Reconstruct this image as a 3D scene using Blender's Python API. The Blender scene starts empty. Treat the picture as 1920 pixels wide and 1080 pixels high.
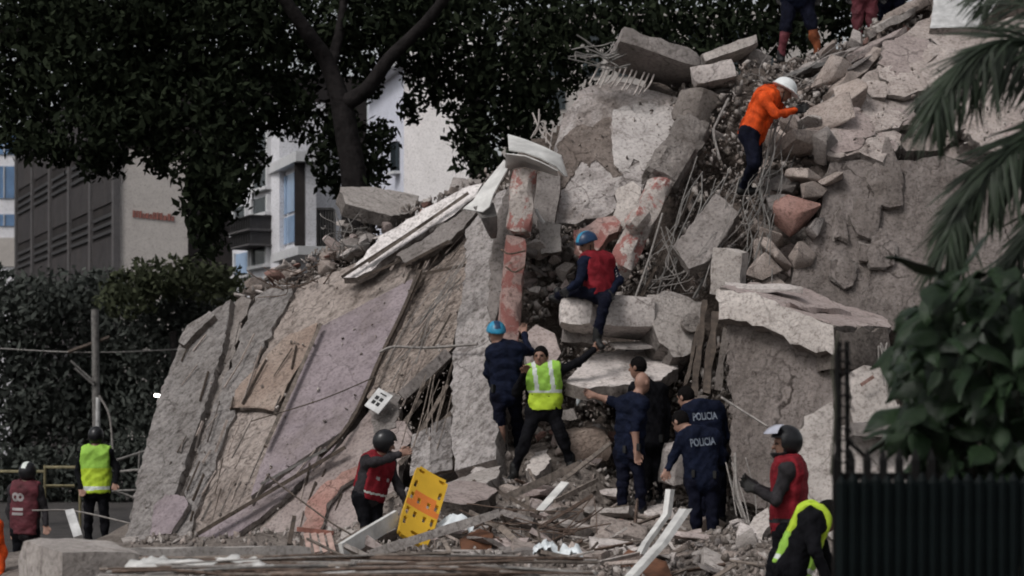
import bpy, bmesh, math, random
import numpy as np
from mathutils import Vector, Matrix, noise
from mathutils.bvhtree import BVHTree

R = math.radians
rnd = random.Random(11)
scene = bpy.context.scene
C = scene.collection

# ------------------------------------------------------------------ camera, sky, sun, exposure
F, CX, HY, CZ = 3733.0, 960.0, 771.0, 2.0          # focal length in photo pixels, level camera 2 m above the street
cam_d = bpy.data.cameras.new('camera')
cam = bpy.data.objects.new('camera', cam_d); C.objects.link(cam)
cam.location = (0, 0, CZ); cam.rotation_euler = (R(90), 0, 0)
cam_d.sensor_width = 36.0; cam_d.lens = 36.0 * F / 1920.0
cam_d.shift_y = (HY - 540.0) / 1920.0
cam_d.clip_start = 0.1; cam_d.clip_end = 3000
cam_d.dof.use_dof = True; cam_d.dof.focus_distance = 22.6; cam_d.dof.aperture_fstop = 2.2
scene.camera = cam

SUN_EL, SUN_AZ = 50.0, -138.0     # azimuth clockwise from +Y: behind the camera and to the left, veiled by cloud
world = bpy.data.worlds.new('World'); scene.world = world; world.use_nodes = True
wn = world.node_tree; wn.nodes.clear()
sky = wn.nodes.new('ShaderNodeTexSky'); sky.sky_type = 'NISHITA'; sky.sun_disc = False
sky.sun_elevation = R(SUN_EL); sky.sun_rotation = R(SUN_AZ)
sky.air_density = 1.2; sky.dust_density = 4.0; sky.ozone_density = 1.0
hs = wn.nodes.new('ShaderNodeHueSaturation'); hs.inputs['Saturation'].default_value = 0.2
bgn = wn.nodes.new('ShaderNodeBackground'); bgn.inputs['Strength'].default_value = 0.11
wo = wn.nodes.new('ShaderNodeOutputWorld')
wn.links.new(sky.outputs[0], hs.inputs['Color']); wn.links.new(hs.outputs[0], bgn.inputs['Color'])
wn.links.new(bgn.outputs[0], wo.inputs['Surface'])
sd = bpy.data.lights.new('sun', 'SUN'); sd.energy = 1.3; sd.angle = R(14); sd.color = (1.0, 0.97, 0.95)
sun = bpy.data.objects.new('sun', sd); C.objects.link(sun)
_el, _az = R(SUN_EL), R(SUN_AZ)
sun.rotation_euler = Vector((-math.sin(_az) * math.cos(_el), -math.cos(_az) * math.cos(_el), -math.sin(_el))).to_track_quat('-Z', 'Y').to_euler()
vs = scene.view_settings
scene.display_settings.display_device = 'sRGB'
vs.view_transform = 'Standard'; vs.look = 'None'; vs.gamma = 1.0; vs.use_curve_mapping = False
vs.exposure = -0.09
scene.cycles.use_denoising = True
scene.cycles.use_adaptive_sampling = True; scene.cycles.adaptive_threshold = 0.03
scene.cycles.pixel_filter_type = 'BLACKMAN_HARRIS'; scene.cycles.filter_width = 1.9
scene.cycles.max_bounces = 4
scene.cycles.diffuse_bounces = 2
scene.cycles.transparent_max_bounces = 6

# ------------------------------------------------------------------ helpers
def P(px, py, Y):
    return Vector(((px - CX) * Y / F, Y, CZ + (HY - py) * Y / F))

def lerp(a, b, t): return a + (b - a) * t

def tag(o, label=None, cat=None, group=None, kind=None):
    if label: o['label'] = label
    if cat: o['category'] = cat
    if group: o['group'] = group
    if kind: o['kind'] = kind
    return o

def empty(name, loc, label=None, cat=None, group=None):
    o = bpy.data.objects.new(name, None); C.objects.link(o); o.location = loc
    o.empty_display_size = 0.1
    return tag(o, label, cat, group)

def link(name, mesh, parent=None, loc=None):
    """link a mesh whose vertices are relative to loc (world); under a parent that is an unrotated Empty or mesh"""
    o = bpy.data.objects.new(name, mesh); C.objects.link(o)
    loc = Vector(loc) if loc is not None else Vector((0, 0, 0))
    if parent is not None:
        o.parent = parent
        w = Vector((0, 0, 0)); q = parent
        while q is not None:
            w += q.location; q = q.parent
        o.location = loc - w
    else:
        o.location = loc
    return o

def mesh_np(name, verts, faces, mats, midx=None, smooth=True, sharp=40):
    me = bpy.data.meshes.new(name)
    me.from_pydata([tuple(v) for v in verts], [], [tuple(f) for f in faces])
    for m in (mats if isinstance(mats, (list, tuple)) else [mats]): me.materials.append(m)
    if midx is not None: me.polygons.foreach_set('material_index', np.asarray(midx, dtype=np.int32))
    if smooth:
        me.polygons.foreach_set('use_smooth', np.ones(len(me.polygons), dtype=bool))
        if sharp: me.set_sharp_from_angle(angle=R(sharp))
    me.update()
    return me

def mesh_quads(name, V, n, mat, k=4):
    """V: (n*k,3) array, every k vertices one polygon"""
    me = bpy.data.meshes.new(name)
    me.vertices.add(n * k); me.vertices.foreach_set('co', np.ascontiguousarray(V, dtype=np.float32).ravel())
    me.loops.add(n * k); me.loops.foreach_set('vertex_index', np.arange(n * k, dtype=np.int32))
    me.polygons.add(n); me.polygons.foreach_set('loop_start', np.arange(0, n * k, k, dtype=np.int32))
    me.materials.append(mat); me.update(calc_edges=True)
    return me

# ------------------------------------------------------------------ materials
def mat_new(name):
    m = bpy.data.materials.new(name); m.use_nodes = True
    nt = m.node_tree; b = nt.nodes['Principled BSDF']
    return m, nt, b

def nd(nt, typ, **kw):
    n = nt.nodes.new(typ)
    for k, v in kw.items(): setattr(n, k, v)
    return n

def ramp(nt, fac, stops):
    r = nd(nt, 'ShaderNodeValToRGB'); e = r.color_ramp.elements
    e[0].position, e[0].color = stops[0][0], (*stops[0][1], 1)
    e[1].position, e[1].color = stops[-1][0], (*stops[-1][1], 1)
    for p, c in stops[1:-1]:
        q = e.new(p); q.color = (*c, 1)
    nt.links.new(fac, r.inputs[0]); return r.outputs[0]

def mixc(nt, fac, a, b, mode='MIX'):
    m = nd(nt, 'ShaderNodeMix', data_type='RGBA', blend_type=mode)
    if isinstance(fac, (int, float)): m.inputs[0].default_value = fac
    else: nt.links.new(fac, m.inputs[0])
    for s, v in ((6, a), (7, b)):
        if isinstance(v, tuple): m.inputs[s].default_value = (*v, 1)
        else: nt.links.new(v, m.inputs[s])
    return m.outputs[2]

def noisef(nt, vec, scale, detail=6, rough=.6, dist=0.0):
    n = nd(nt, 'ShaderNodeTexNoise'); n.inputs['Scale'].default_value = scale
    n.inputs['Detail'].default_value = detail; n.inputs['Roughness'].default_value = rough
    n.inputs['Distortion'].default_value = dist
    nt.links.new(vec, n.inputs['Vector']); return n.outputs['Fac']

def concrete(name, c1, c2, dirt=(.10, .085, .075), dirt_amt=.5, bump=.012, pits=True, paint=None, paint_amt=.5, streak=None, vary=.25, pit_scale=38, crack=.6, blotch=.85):
    c1, c2 = (c1[0], c1[1] * .985, c1[2] * .995), (c2[0], c2[1] * .985, c2[2] * .995)     # the dust has a rosy tinge
    m, nt, b = mat_new(name)
    tc = nd(nt, 'ShaderNodeTexCoord'); oi = nd(nt, 'ShaderNodeObjectInfo')
    off = nd(nt, 'ShaderNodeVectorMath', operation='ADD'); nt.links.new(tc.outputs['Object'], off.inputs[0])
    sc = nd(nt, 'ShaderNodeMath', operation='MULTIPLY'); sc.inputs[1].default_value = 37.0
    nt.links.new(oi.outputs['Random'], sc.inputs[0]); nt.links.new(sc.outputs[0], off.inputs[1])
    vec = off.outputs[0]
    n1 = noisef(nt, vec, 2.3, 4, .62, .4)
    col = ramp(nt, n1, [(.3, c1), (.7, c2)])
    n2 = noisef(nt, vec, .9, 5, .7, .6)
    d = ramp(nt, n2, [(.46, (0, 0, 0)), (.72, (1, 1, 1))])
    dm = nd(nt, 'ShaderNodeMath', operation='MULTIPLY'); dm.inputs[1].default_value = dirt_amt
    nt.links.new(d, dm.inputs[0]); col = mixc(nt, dm.outputs[0], col, dirt)
    # speckle and pits
    n3 = noisef(nt, vec, 26, 2, .7)
    sp = ramp(nt, n3, [(.30, (.62, .60, .58)), (.5, (1, 1, 1)), (.75, (1.12, 1.1, 1.08))])
    col = mixc(nt, .8, col, sp, 'MULTIPLY')
    n4 = noisef(nt, vec, 6.5, 4, .75)
    col = mixc(nt, blotch, col, ramp(nt, n4, [(.28, (.50, .47, .45)), (.46, (.94, .93, .92)), (.62, (1.05, 1.04, 1.03)), (.8, (1.22, 1.2, 1.18))]), 'MULTIPLY')
    if crack:
        dv = nd(nt, 'ShaderNodeVectorMath', operation='MULTIPLY_ADD'); nz = nd(nt, 'ShaderNodeTexNoise'); nz.inputs['Scale'].default_value = 2.2; nz.inputs['Detail'].default_value = 3
        nt.links.new(vec, nz.inputs['Vector']); nt.links.new(nz.outputs['Color'], dv.inputs[0]); dv.inputs[1].default_value = (.7, .7, .7); nt.links.new(vec, dv.inputs[2])
        vc = nd(nt, 'ShaderNodeTexVoronoi', feature='DISTANCE_TO_EDGE'); vc.inputs['Scale'].default_value = 1.25; nt.links.new(dv.outputs[0], vc.inputs['Vector'])
        cr = ramp(nt, vc.outputs['Distance'], [(.006, (.16, .14, .13)), (.022, (1, 1, 1))])
        cm = ramp(nt, n2, [(.40, (crack, crack, crack)), (.56, (0, 0, 0))])
        col = mixc(nt, cm, col, mixc(nt, 1.0, col, cr, 'MULTIPLY'))
    if paint:
        n5 = noisef(nt, vec, 3.6, 6, .7, .5)
        pm = ramp(nt, n5, [(.5 - .02 + (.5 - paint_amt) * .3, (0, 0, 0)), (.5 + .03 + (.5 - paint_amt) * .3, (1, 1, 1))])
        col = mixc(nt, pm, col, paint)
    h = nd(nt, 'ShaderNodeMath', operation='MULTIPLY'); h.inputs[1].default_value = 1.0
    nt.links.new(noisef(nt, vec, 9, 5, .72), h.inputs[0]); hgt = h.outputs[0]
    if streak:
        mp = nd(nt, 'ShaderNodeMapping'); mp.inputs['Rotation'].default_value = (0, R(streak[0]), 0)
        mp2 = nd(nt, 'ShaderNodeMapping'); mp2.inputs['Scale'].default_value = (streak[1], streak[1], .5)
        nt.links.new(vec, mp.inputs['Vector']); nt.links.new(mp.outputs[0], mp2.inputs['Vector'])
        ns = noisef(nt, mp2.outputs[0], 2.0, 6, .65)
        col = mixc(nt, streak[2], col, ramp(nt, ns, [(.36, (.30, .27, .25)), (.52, (1, 1, 1)), (.7, (1.15, 1.12, 1.1))]), 'MULTIPLY')
        ad = nd(nt, 'ShaderNodeMath', operation='ADD'); nt.links.new(hgt, ad.inputs[0]); nt.links.new(ns, ad.inputs[1]); hgt = ad.outputs[0]
    if pits:
        vo = nd(nt, 'ShaderNodeTexVoronoi'); vo.inputs['Scale'].default_value = pit_scale; nt.links.new(vec, vo.inputs['Vector'])
        pr = ramp(nt, vo.outputs['Distance'], [(.10, (0, 0, 0)), (.28, (1, 1, 1))])
        mk = ramp(nt, n1, [(.48, (1, 1, 1)), (.60, (0, 0, 0))])
        pm = mixc(nt, mk, pr, (1.0, 1.0, 1.0))
        sb = nd(nt, 'ShaderNodeMath', operation='MULTIPLY'); nt.links.new(hgt, sb.inputs[0]); nt.links.new(pm, sb.inputs[1]); hgt = sb.outputs[0]
    vr = nd(nt, 'ShaderNodeMapRange'); vr.inputs[3].default_value = 1 - vary; vr.inputs[4].default_value = 1 + vary * .6
    nt.links.new(oi.outputs['Random'], vr.inputs[0])
    mm = nd(nt, 'ShaderNodeVectorMath', operation='SCALE'); nt.links.new(col, mm.inputs[0]); nt.links.new(vr.outputs[0], mm.inputs['Scale'])
    nt.links.new(mm.outputs[0], b.inputs['Base Color'])
    b.inputs['Roughness'].default_value = .93
    b.inputs['Specular IOR Level'].default_value = .2
    bp = nd(nt, 'ShaderNodeBump'); bp.inputs['Distance'].default_value = bump * 2.2; bp.inputs['Strength'].default_value = .9
    nt.links.new(hgt, bp.inputs['Height']); nt.links.new(bp.outputs[0], b.inputs['Normal'])
    return m

def simple(name, col, rough=.7, metal=0.0, var=.15, scale=8.0, bump=.0, spec=.4, emit=None):
    m, nt, b = mat_new(name)
    tc = nd(nt, 'ShaderNodeTexCoord')
    n = noisef(nt, tc.outputs['Object'], scale, 5, .6)
    lo = tuple(c * (1 - var * 1.6) for c in col); hi = tuple(min(1, c * (1 + var)) for c in col)
    nt.links.new(ramp(nt, n, [(.3, lo), (.7, hi)]), b.inputs['Base Color'])
    b.inputs['Roughness'].default_value = rough; b.inputs['Metallic'].default_value = metal
    b.inputs['Specular IOR Level'].default_value = spec
    if bump:
        bp = nd(nt, 'ShaderNodeBump'); bp.inputs['Distance'].default_value = bump
        nt.links.new(n, bp.inputs['Height']); nt.links.new(bp.outputs[0], b.inputs['Normal'])
    if emit:
        b.inputs['Emission Color'].default_value = (*emit[0], 1); b.inputs['Emission Strength'].default_value = emit[1]
    return m

def leafmat(name, c1, c2, rough=.55, spec=.25):
    m, nt, b = mat_new(name)
    g = nd(nt, 'ShaderNodeNewGeometry')
    nt.links.new(ramp(nt, g.outputs['Random Per Island'], [(0, c1), (1, c2)]), b.inputs['Base Color'])
    b.inputs['Roughness'].default_value = rough; b.inputs['Specular IOR Level'].default_value = spec
    return m

M = {}
M['conc'] = concrete('concrete_grey', (.21, .195, .185), (.33, .305, .29))
M['conc_left'] = concrete('concrete_weathered', (.205, .195, .188), (.29, .277, .268), dirt_amt=.45, streak=(-20, 7, .6))
M['conc_wall'] = concrete('concrete_wall_dark', (.19, .168, .156), (.275, .247, .232), dirt=(.095, .08, .07), dirt_amt=.7, bump=.02, vary=.04, crack=.9, streak=(-6, 4, .35))
M['conc_light'] = concrete('concrete_pale', (.40, .37, .345), (.54, .505, .475), dirt_amt=.35)
M['conc_warm'] = concrete('concrete_warm', (.33, .28, .25), (.46, .405, .37), dirt=(.17,.14,.12), dirt_amt=.45)
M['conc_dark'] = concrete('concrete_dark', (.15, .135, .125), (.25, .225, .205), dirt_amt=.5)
M['conc_stain'] = concrete('concrete_stained', (.37, .345, .335), (.47, .445, .43), dirt=(.17, .135, .115), dirt_amt=1.0, streak=(-28, 2.6, .55), vary=.02)
M['conc_smooth'] = concrete('concrete_smooth', (.33, .315, .30), (.41, .39, .37), dirt_amt=.25, bump=.003, pits=False)
M['conc_streak'] = concrete('plaster_streaked', (.33, .30, .28), (.45, .42, .40), dirt_amt=.4, streak=(-32, 9, .75))
M['conc_streak_v'] = concrete('plaster_streaked_upright', (.27, .255, .25), (.36, .345, .335), dirt_amt=.35, streak=(-8, 7, .7))
M['plaster_beige'] = concrete('plaster_beige', (.27, .237, .215), (.355, .315, .287), dirt=(.14, .112, .097), dirt_amt=.7, bump=.008, streak=(-27, 7, .6))
M['plaster_mauve'] = concrete('plaster_mauve', (.225, .192, .206), (.29, .252, .265), dirt=(.20, .17, .16), dirt_amt=.75, bump=.004, pits=False, vary=.02, crack=.4, blotch=.45, streak=(-32, 3, .3))
M['plaster_pink'] = concrete('plaster_pink', (.34, .285, .27), (.44, .385, .365), dirt=(.24, .19, .175), dirt_amt=.5, bump=.006)
M['plaster_rubbly'] = concrete('plaster_rubbly', (.33, .255, .21), (.46, .385, .33), dirt=(.19, .14, .115), dirt_amt=.5, bump=.03, pit_scale=20)
M['agg'] = concrete('broken_aggregate', (.20, .18, .165), (.34, .315, .295), dirt_amt=.5, bump=.03, pit_scale=22)
M['agg_dark'] = concrete('broken_aggregate_dark', (.10, .088, .08), (.22, .195, .175), dirt_amt=.6, bump=.03)
M['lath'] = concrete('lath_streaked', (.30, .255, .225), (.41, .36, .32), dirt=(.13, .105, .088), dirt_amt=.6, bump=.02, streak=(-34, 16, .85))
M['red_paint'] = concrete('red_painted_concrete', (.40, .365, .34), (.52, .48, .45), paint=(.30, .135, .12), paint_amt=.42, dirt_amt=.55, dirt=(.16,.13,.115))
M['red_plaster'] = concrete('red_plaster', (.38, .26, .235), (.46, .34, .31), paint=(.29, .125, .11), paint_amt=.45, dirt_amt=.55, dirt=(.2,.16,.145))
M['red_strip'] = concrete('red_strip', (.30, .16, .135), (.38, .25, .215), dirt_amt=.4)
M['rubble'] = concrete('rubble_fill', (.09, .075, .065), (.18, .15, .13), dirt=(.045, .037, .032), dirt_amt=.8, bump=.05, vary=.02)  # base colour darkened to put deep shade into the gaps between slabs
M['dust'] = concrete('dusty_rubble', (.20, .175, .155), (.33, .295, .265), dirt=(.11, .092, .08), dirt_amt=.7, bump=.05, vary=.02)
M['asphalt'] = concrete('asphalt', (.045, .043, .042), (.075, .072, .07), dirt_amt=.3, bump=.01, vary=.0)
M['brick'] = concrete('brick_red', (.27, .15, .125), (.37, .23, .2), dirt_amt=.5)
M['conc_brown'] = concrete('concrete_brown', (.15, .125, .11), (.22, .188, .168), dirt=(.25,.22,.2), dirt_amt=.5, vary=.02, streak=(-28, 3, .5))
M['slope'] = concrete('slope_concrete', (.37, .325, .30), (.50, .45, .42), dirt=(.20, .165, .145), dirt_amt=.6, bump=.02, vary=.05, crack=.35)
M['plaster_pale'] = concrete('plaster_pale', (.39, .37, .36), (.49, .47, .455), dirt=(.3,.27,.25), dirt_amt=.4, bump=.006)
M['plaster_white'] = concrete('plaster_white', (.60, .575, .565), (.76, .735, .72), dirt=(.4, .37, .35), dirt_amt=.5, bump=.01)
M['white_block'] = concrete('white_block', (.52, .48, .46), (.66, .62, .59), dirt_amt=.3)
M['wood'] = simple('weathered_wood', (.20, .165, .14), .8, var=.4, scale=14, bump=.01)
M['wood_dark'] = simple('dark_wood', (.085, .065, .052), .8, var=.4, scale=14, bump=.01)
M['wood_red'] = simple('reddish_wood', (.24, .10, .075), .7, var=.3, scale=14)
M['wood_pink'] = simple('pinkish_wood', (.42, .29, .25), .75, var=.25, scale=14)
M['rust'] = simple('rusty_steel', (.13, .09, .07), .75, .3, var=.4, scale=20)
M['steel'] = simple('grey_steel', (.19, .18, .17), .6, .3, var=.3, scale=12)
M['wire'] = simple('pale_wire', (.24, .22, .205), .7, .1, var=.3, scale=20)
M['white_metal'] = simple('white_sheet_metal', (.60, .59, .57), .45, .0, var=.2, scale=4, bump=.02)
M['white_paint'] = simple('white_paint', (.52, .515, .51), .55, var=.28, scale=5, bump=.01)
M['sheet'] = simple('white_plastic_sheet', (.68, .72, .74), .5, var=.2)
M['brown_panel'] = simple('brown_panel', (.15, .065, .035), .6, var=.3)
M['skin'] = simple('skin', (.31, .18, .135), .55, var=.08)
M['skin_dark'] = simple('skin_tan', (.22, .12, .085), .55, var=.08)
M['lip'] = simple('lip', (.22, .08, .06), .5)
M['eye'] = simple('eye', (.03, .02, .018), .3)
M['hair'] = simple('black_hair', (.006, .005, .005), .9, var=.4, scale=70, bump=.012, spec=.1)
M['navy'] = simple('navy_cloth', (.007, .010, .024), .85, var=.3, scale=10, bump=.01, spec=.1)
M['navy_pants'] = simple('navy_trousers', (.006, .007, .016), .85, var=.3, scale=10, bump=.01, spec=.1)
M['black_cloth'] = simple('black_cloth', (.006, .006, .008), .85, var=.3, scale=10, bump=.01, spec=.1)
M['grey_cloth'] = simple('dark_grey_cloth', (.032, .029, .032), .85, var=.3, scale=10, bump=.01, spec=.1)
M['boot'] = simple('black_boot', (.006, .006, .006), .6, var=.2)
M['glove'] = simple('black_glove', (.016, .015, .015), .7, var=.2)
M['red_cloth'] = simple('red_vest_cloth', (.20, .014, .022), .75, var=.3, scale=9, bump=.01, spec=.15)
M['maroon'] = simple('maroon_cloth', (.10, .02, .028), .8, var=.3)
M['orange_cloth'] = simple('orange_cloth', (.66, .08, .014), .75, var=.4, scale=8, bump=.01, spec=.15)
M['rust_cloth'] = simple('rust_orange_cloth', (.22, .06, .02), .8, var=.3)
M['hivis'] = simple('hivis_yellow', (.47, .64, .05), .6, var=.12, spec=.15)
M['hivis_green'] = simple('hivis_green', (.30, .54, .08), .6, var=.12, spec=.15)
M['reflect'] = simple('reflective_tape', (.62, .66, .62), .35, var=.15)
M['helmet_black'] = simple('helmet_black', (.012, .012, .014), .3, var=.1)
M['helmet_blue'] = simple('helmet_blue', (.012, .04, .10), .35, var=.2)
M['helmet_cyan'] = simple('helmet_cyan', (.03, .25, .42), .4, var=.2)
M['helmet_white'] = simple('helmet_white', (.74, .76, .76), .35, var=.08)
M['visor'] = simple('visor_grey', (.42, .43, .50), .15, var=.1)
M['jeans'] = simple('jeans', (.16, .19, .27), .85, var=.25)
M['yellow'] = simple('yellow_plastic', (.64, .38, .025), .45, var=.1, scale=3)
M['orange_pl'] = simple('orange_pad', (.64, .18, .03), .5, var=.12, scale=3)
M['black'] = simple('black_print', (.012, .012, .012), .7)
M['text'] = simple('grey_white_print', (.20, .23, .28), .7)
M['text_w'] = simple('white_print', (.34, .31, .31), .7)  # white dimmed; shade on the far left vest is in this colour
M['fence'] = simple('fence_green_black', (.003, .006, .0065), .6, var=.3, scale=6, spec=.12)
M['fence_post'] = simple('fence_iron', (.006, .0055, .0055), .6, var=.3, spec=.15)
M['bark'] = simple('bark', (.020, .0175, .0175), .95, var=.35, scale=7, bump=.04, spec=.1)
M['leaf_tree'] = leafmat('tree_leaf', (.008, .011, .007), (.028, .036, .021), rough=.9, spec=.03)  # near-black base colour carries the shade of a backlit canopy
M['leaf_far'] = leafmat('far_leaf', (.042, .048, .043), (.082, .09, .08), rough=.9, spec=.05)  # lifted towards grey, haze put into the leaf colour
M['leaf_bush'] = leafmat('bush_leaf', (.034, .04, .024), (.064, .072, .042), rough=.9, spec=.05)
M['leaf_palm'] = simple('palm_leaf', (.016, .028, .012), .6, var=.35, scale=5)
M['leaf_plant'] = concrete('broad_leaf', (.010, .021, .010), (.024, .044, .020), dirt=(.016, .03, .014), dirt_amt=.3, bump=.002, pits=False, vary=.5, crack=0)
M['leaf_plant'].node_tree.nodes['Principled BSDF'].inputs['Roughness'].default_value = .42
M['leaf_plant'].node_tree.nodes['Principled BSDF'].inputs['Specular IOR Level'].default_value = .2
M['stem'] = simple('plant_stem', (.05, .05, .035), .8)
M['b_white'] = concrete('wall_white', (.70, .71, .74), (.78, .79, .82), dirt_amt=.15, bump=.002, pits=False, vary=0, crack=0, blotch=.12)
M['b_lilac'] = concrete('wall_lilac_white', (.66, .69, .78), (.74, .77, .86), dirt_amt=.1, bump=.002, pits=False, vary=0, crack=0, blotch=.12)
M['b_beige'] = concrete('wall_beige', (.42, .395, .37), (.49, .465, .435), dirt=(.36, .33, .31), dirt_amt=.3, bump=.002, pits=False, vary=0, crack=0, blotch=.12)
M['b_panel'] = concrete('wall_panel_grey', (.04, .037, .038), (.06, .056, .057), dirt_amt=.25, bump=.002, pits=False, vary=0, crack=0, blotch=.12)
M['b_pale'] = concrete('wall_pale_warm', (.74, .72, .71), (.82, .80, .79), dirt_amt=.1, bump=.002, pits=False, vary=0, crack=0, blotch=.12)
M['b_grey'] = concrete('wall_grey', (.09, .087, .088), (.12, .116, .117), dirt_amt=.25, bump=.002, pits=False, vary=0, crack=0, blotch=.12)
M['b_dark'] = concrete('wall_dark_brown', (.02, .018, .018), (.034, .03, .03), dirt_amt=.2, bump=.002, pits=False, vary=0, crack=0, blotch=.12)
M['louvre'] = simple('louvre_grey', (.035, .033, .034), .6, var=.2)
M['b_trim'] = simple('trim_white', (.62, .62, .63), .6, var=.08)
M['glass_blue'] = simple('blue_glass', (.10, .19, .34), .12, var=.2, scale=1.5, spec=.6)
M['glass_pale'] = simple('pale_blue_glass', (.30, .42, .60), .15, var=.15, scale=1.0, spec=.6)
M['glass_dark'] = simple('dark_glass', (.02, .03, .035), .15, var=.2, spec=.6)
M['sign_red'] = simple('sign_red_brown', (.20, .07, .055), .6)
M['lamp_glow'] = simple('lamp_glow', (.9, .9, .85), .4, emit=((1.0, .95, .85), 9.0))
M['yellow_rail'] = simple('yellow_rail', (.18, .155, .085), .6, var=.25)

# ------------------------------------------------------------------ shapes
def frame_of(n, up=Vector((0, 0, 1))):
    n = n.normalized(); u = up.cross(n)
    if u.length < 1e-3: u = Vector((1, 0, 0)).cross(n)
    u.normalize(); return u, n.cross(u).normalized(), n

CAMP = Vector((0, 0, CZ))

def newell(pts):
    n = Vector((0, 0, 0))
    for i, a in enumerate(pts):
        b = pts[(i + 1) % len(pts)]
        n += Vector(((a.y - b.y) * (a.z + b.z), (a.z - b.z) * (a.x + b.x), (a.x - b.x) * (a.y + b.y)))
    return n.normalized()

class Plane3:
    """a leaning plane through three points; at(px,py,off) gives the point where that sight line meets it, off metres proud"""
    def __init__(self, a, b, c):
        self.o = a; self.n = (b - a).cross(c - a).normalized()
        if self.n.dot(CAMP - a) < 0: self.n = -self.n
    def at(self, px, py, off=0.0):
        d = P(px, py, 1.0) - CAMP
        t = (self.o + self.n * off - CAMP).dot(self.n) / d.dot(self.n)
        return CAMP + d * t

def slab(name, label, cat, pts, thick, mat, edge=None, rough=.025, grid=.16, relief=.010, chip=.02, group=None, parent=None, seed=None, plane=None, wavy=0.0):
    """a broken flat slab: outline given by its front face, real thickness behind, chipped rim, slight relief"""
    rs = random.Random(seed if seed is not None else hash((round(pts[0][0], 3), len(pts), round(pts[-1][1], 3))) & 0xffff)
    pts = [p if isinstance(p, Vector) else P(*p) for p in pts]
    c = sum(pts, Vector((0, 0, 0))) / len(pts)
    n = newell(pts)
    if n.dot(CAMP - c) < 0: n = -n
    flat = []
    for p in pts:                       # each corner onto the best plane along its sight line
        d = p - CAMP; dn = d.dot(n)
        if abs(dn) / d.length < .12: flat.append(p - n * (p - c).dot(n))
        else: flat.append(CAMP + d * ((c - CAMP).dot(n) / dn))
    u, v, n = frame_of(n)
    ring = []
    N = len(flat)
    for i in range(N):
        a, b = flat[i], flat[(i + 1) % N]
        L = (b - a).length; k = max(1, int(L / max(.06, rough * 3)))
        e = (b - a).normalized(); o = e.cross(n)
        ring.append(a)
        for j in range(1, k):
            ring.append(a.lerp(b, j / k) + o * rs.gauss(0, rough * .6) + e * rs.uniform(-.2, .2) * L / k)
    bm = bmesh.new()
    vs_ = [bm.verts.new(((p - c).dot(u), (p - c).dot(v), 0)) for p in ring]
    f = bm.faces.new(vs_)
    bmesh.ops.triangulate(bm, faces=[f], ngon_method='EAR_CLIP')
    xs = [w.co.x for w in bm.verts]; ys = [w.co.y for w in bm.verts]
    for lo, hi, ax in ((min(xs), max(xs), 0), (min(ys), max(ys), 1)):
        k = int((hi - lo) / grid)
        for j in range(1, min(k, 40)):
            co = [0, 0, 0]; no = [0, 0, 0]; co[ax] = lo + (hi - lo) * j / k; no[ax] = 1
            bmesh.ops.bisect_plane(bm, geom=bm.verts[:] + bm.edges[:] + bm.faces[:], plane_co=co, plane_no=no)
    bm.verts.index_update()
    V = [w.co.copy() for w in bm.verts]; Fc = [[w.index for w in fc.verts] for fc in bm.faces]
    bnd = [e for e in bm.edges if e.is_boundary]
    bset = {w.index for e in bnd for w in e.verts}
    # orientation of faces
    bm.normal_update()
    flip = sum(fc.normal.z for fc in bm.faces) < 0
    if flip: Fc = [f[::-1] for f in Fc]
    bedges = []
    for e in bnd:
        l = e.link_loops[0]; a, b2 = l.vert.index, l.link_loop_next.vert.index
        bedges.append((b2, a) if flip else (a, b2))
    bm.free()
    so = Vector((rs.uniform(-50, 50), rs.uniform(-50, 50), rs.uniform(-50, 50)))
    out = []; nv = len(V)
    for i, w in enumerate(V):
        z = relief * (noise.noise(so + w * 1.7) + .6 * noise.noise(so + w * 5.1)) + wavy * noise.noise(so * 2 + w * .7)
        if i in bset: z -= chip * max(0, noise.noise(so + w * 6) + .35)
        out.append(Vector((w.x, w.y, z)))
    mid = {}
    for i in sorted(bset):
        mid[i] = len(out); w = V[i]
        out.append(Vector((w.x, w.y, 0)) + Vector((rs.gauss(0, rough * .5), rs.gauss(0, rough * .5), -thick * rs.uniform(.35, .65))))
    back0 = len(out)
    for i, w in enumerate(V):
        out.append(Vector((w.x, w.y, -thick + relief * noise.noise(so * 1.3 + w * 2))))
    faces = list(Fc); mi = [0] * len(Fc)
    for f in Fc: faces.append([back0 + i for i in f[::-1]]); mi.append(1)
    for a, b in bedges:
        faces.append([b, a, mid[a], mid[b]]); mi.append(1)
        faces.append([mid[b], mid[a], back0 + a, back0 + b]); mi.append(1)
    W = [u * q.x + v * q.y + n * q.z for q in out]
    me = mesh_np(name, W, faces, [mat, edge or mat], mi, sharp=38)
    o = link(name, me, parent, c)
    if label: tag(o, label, cat, group)
    return o

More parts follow.
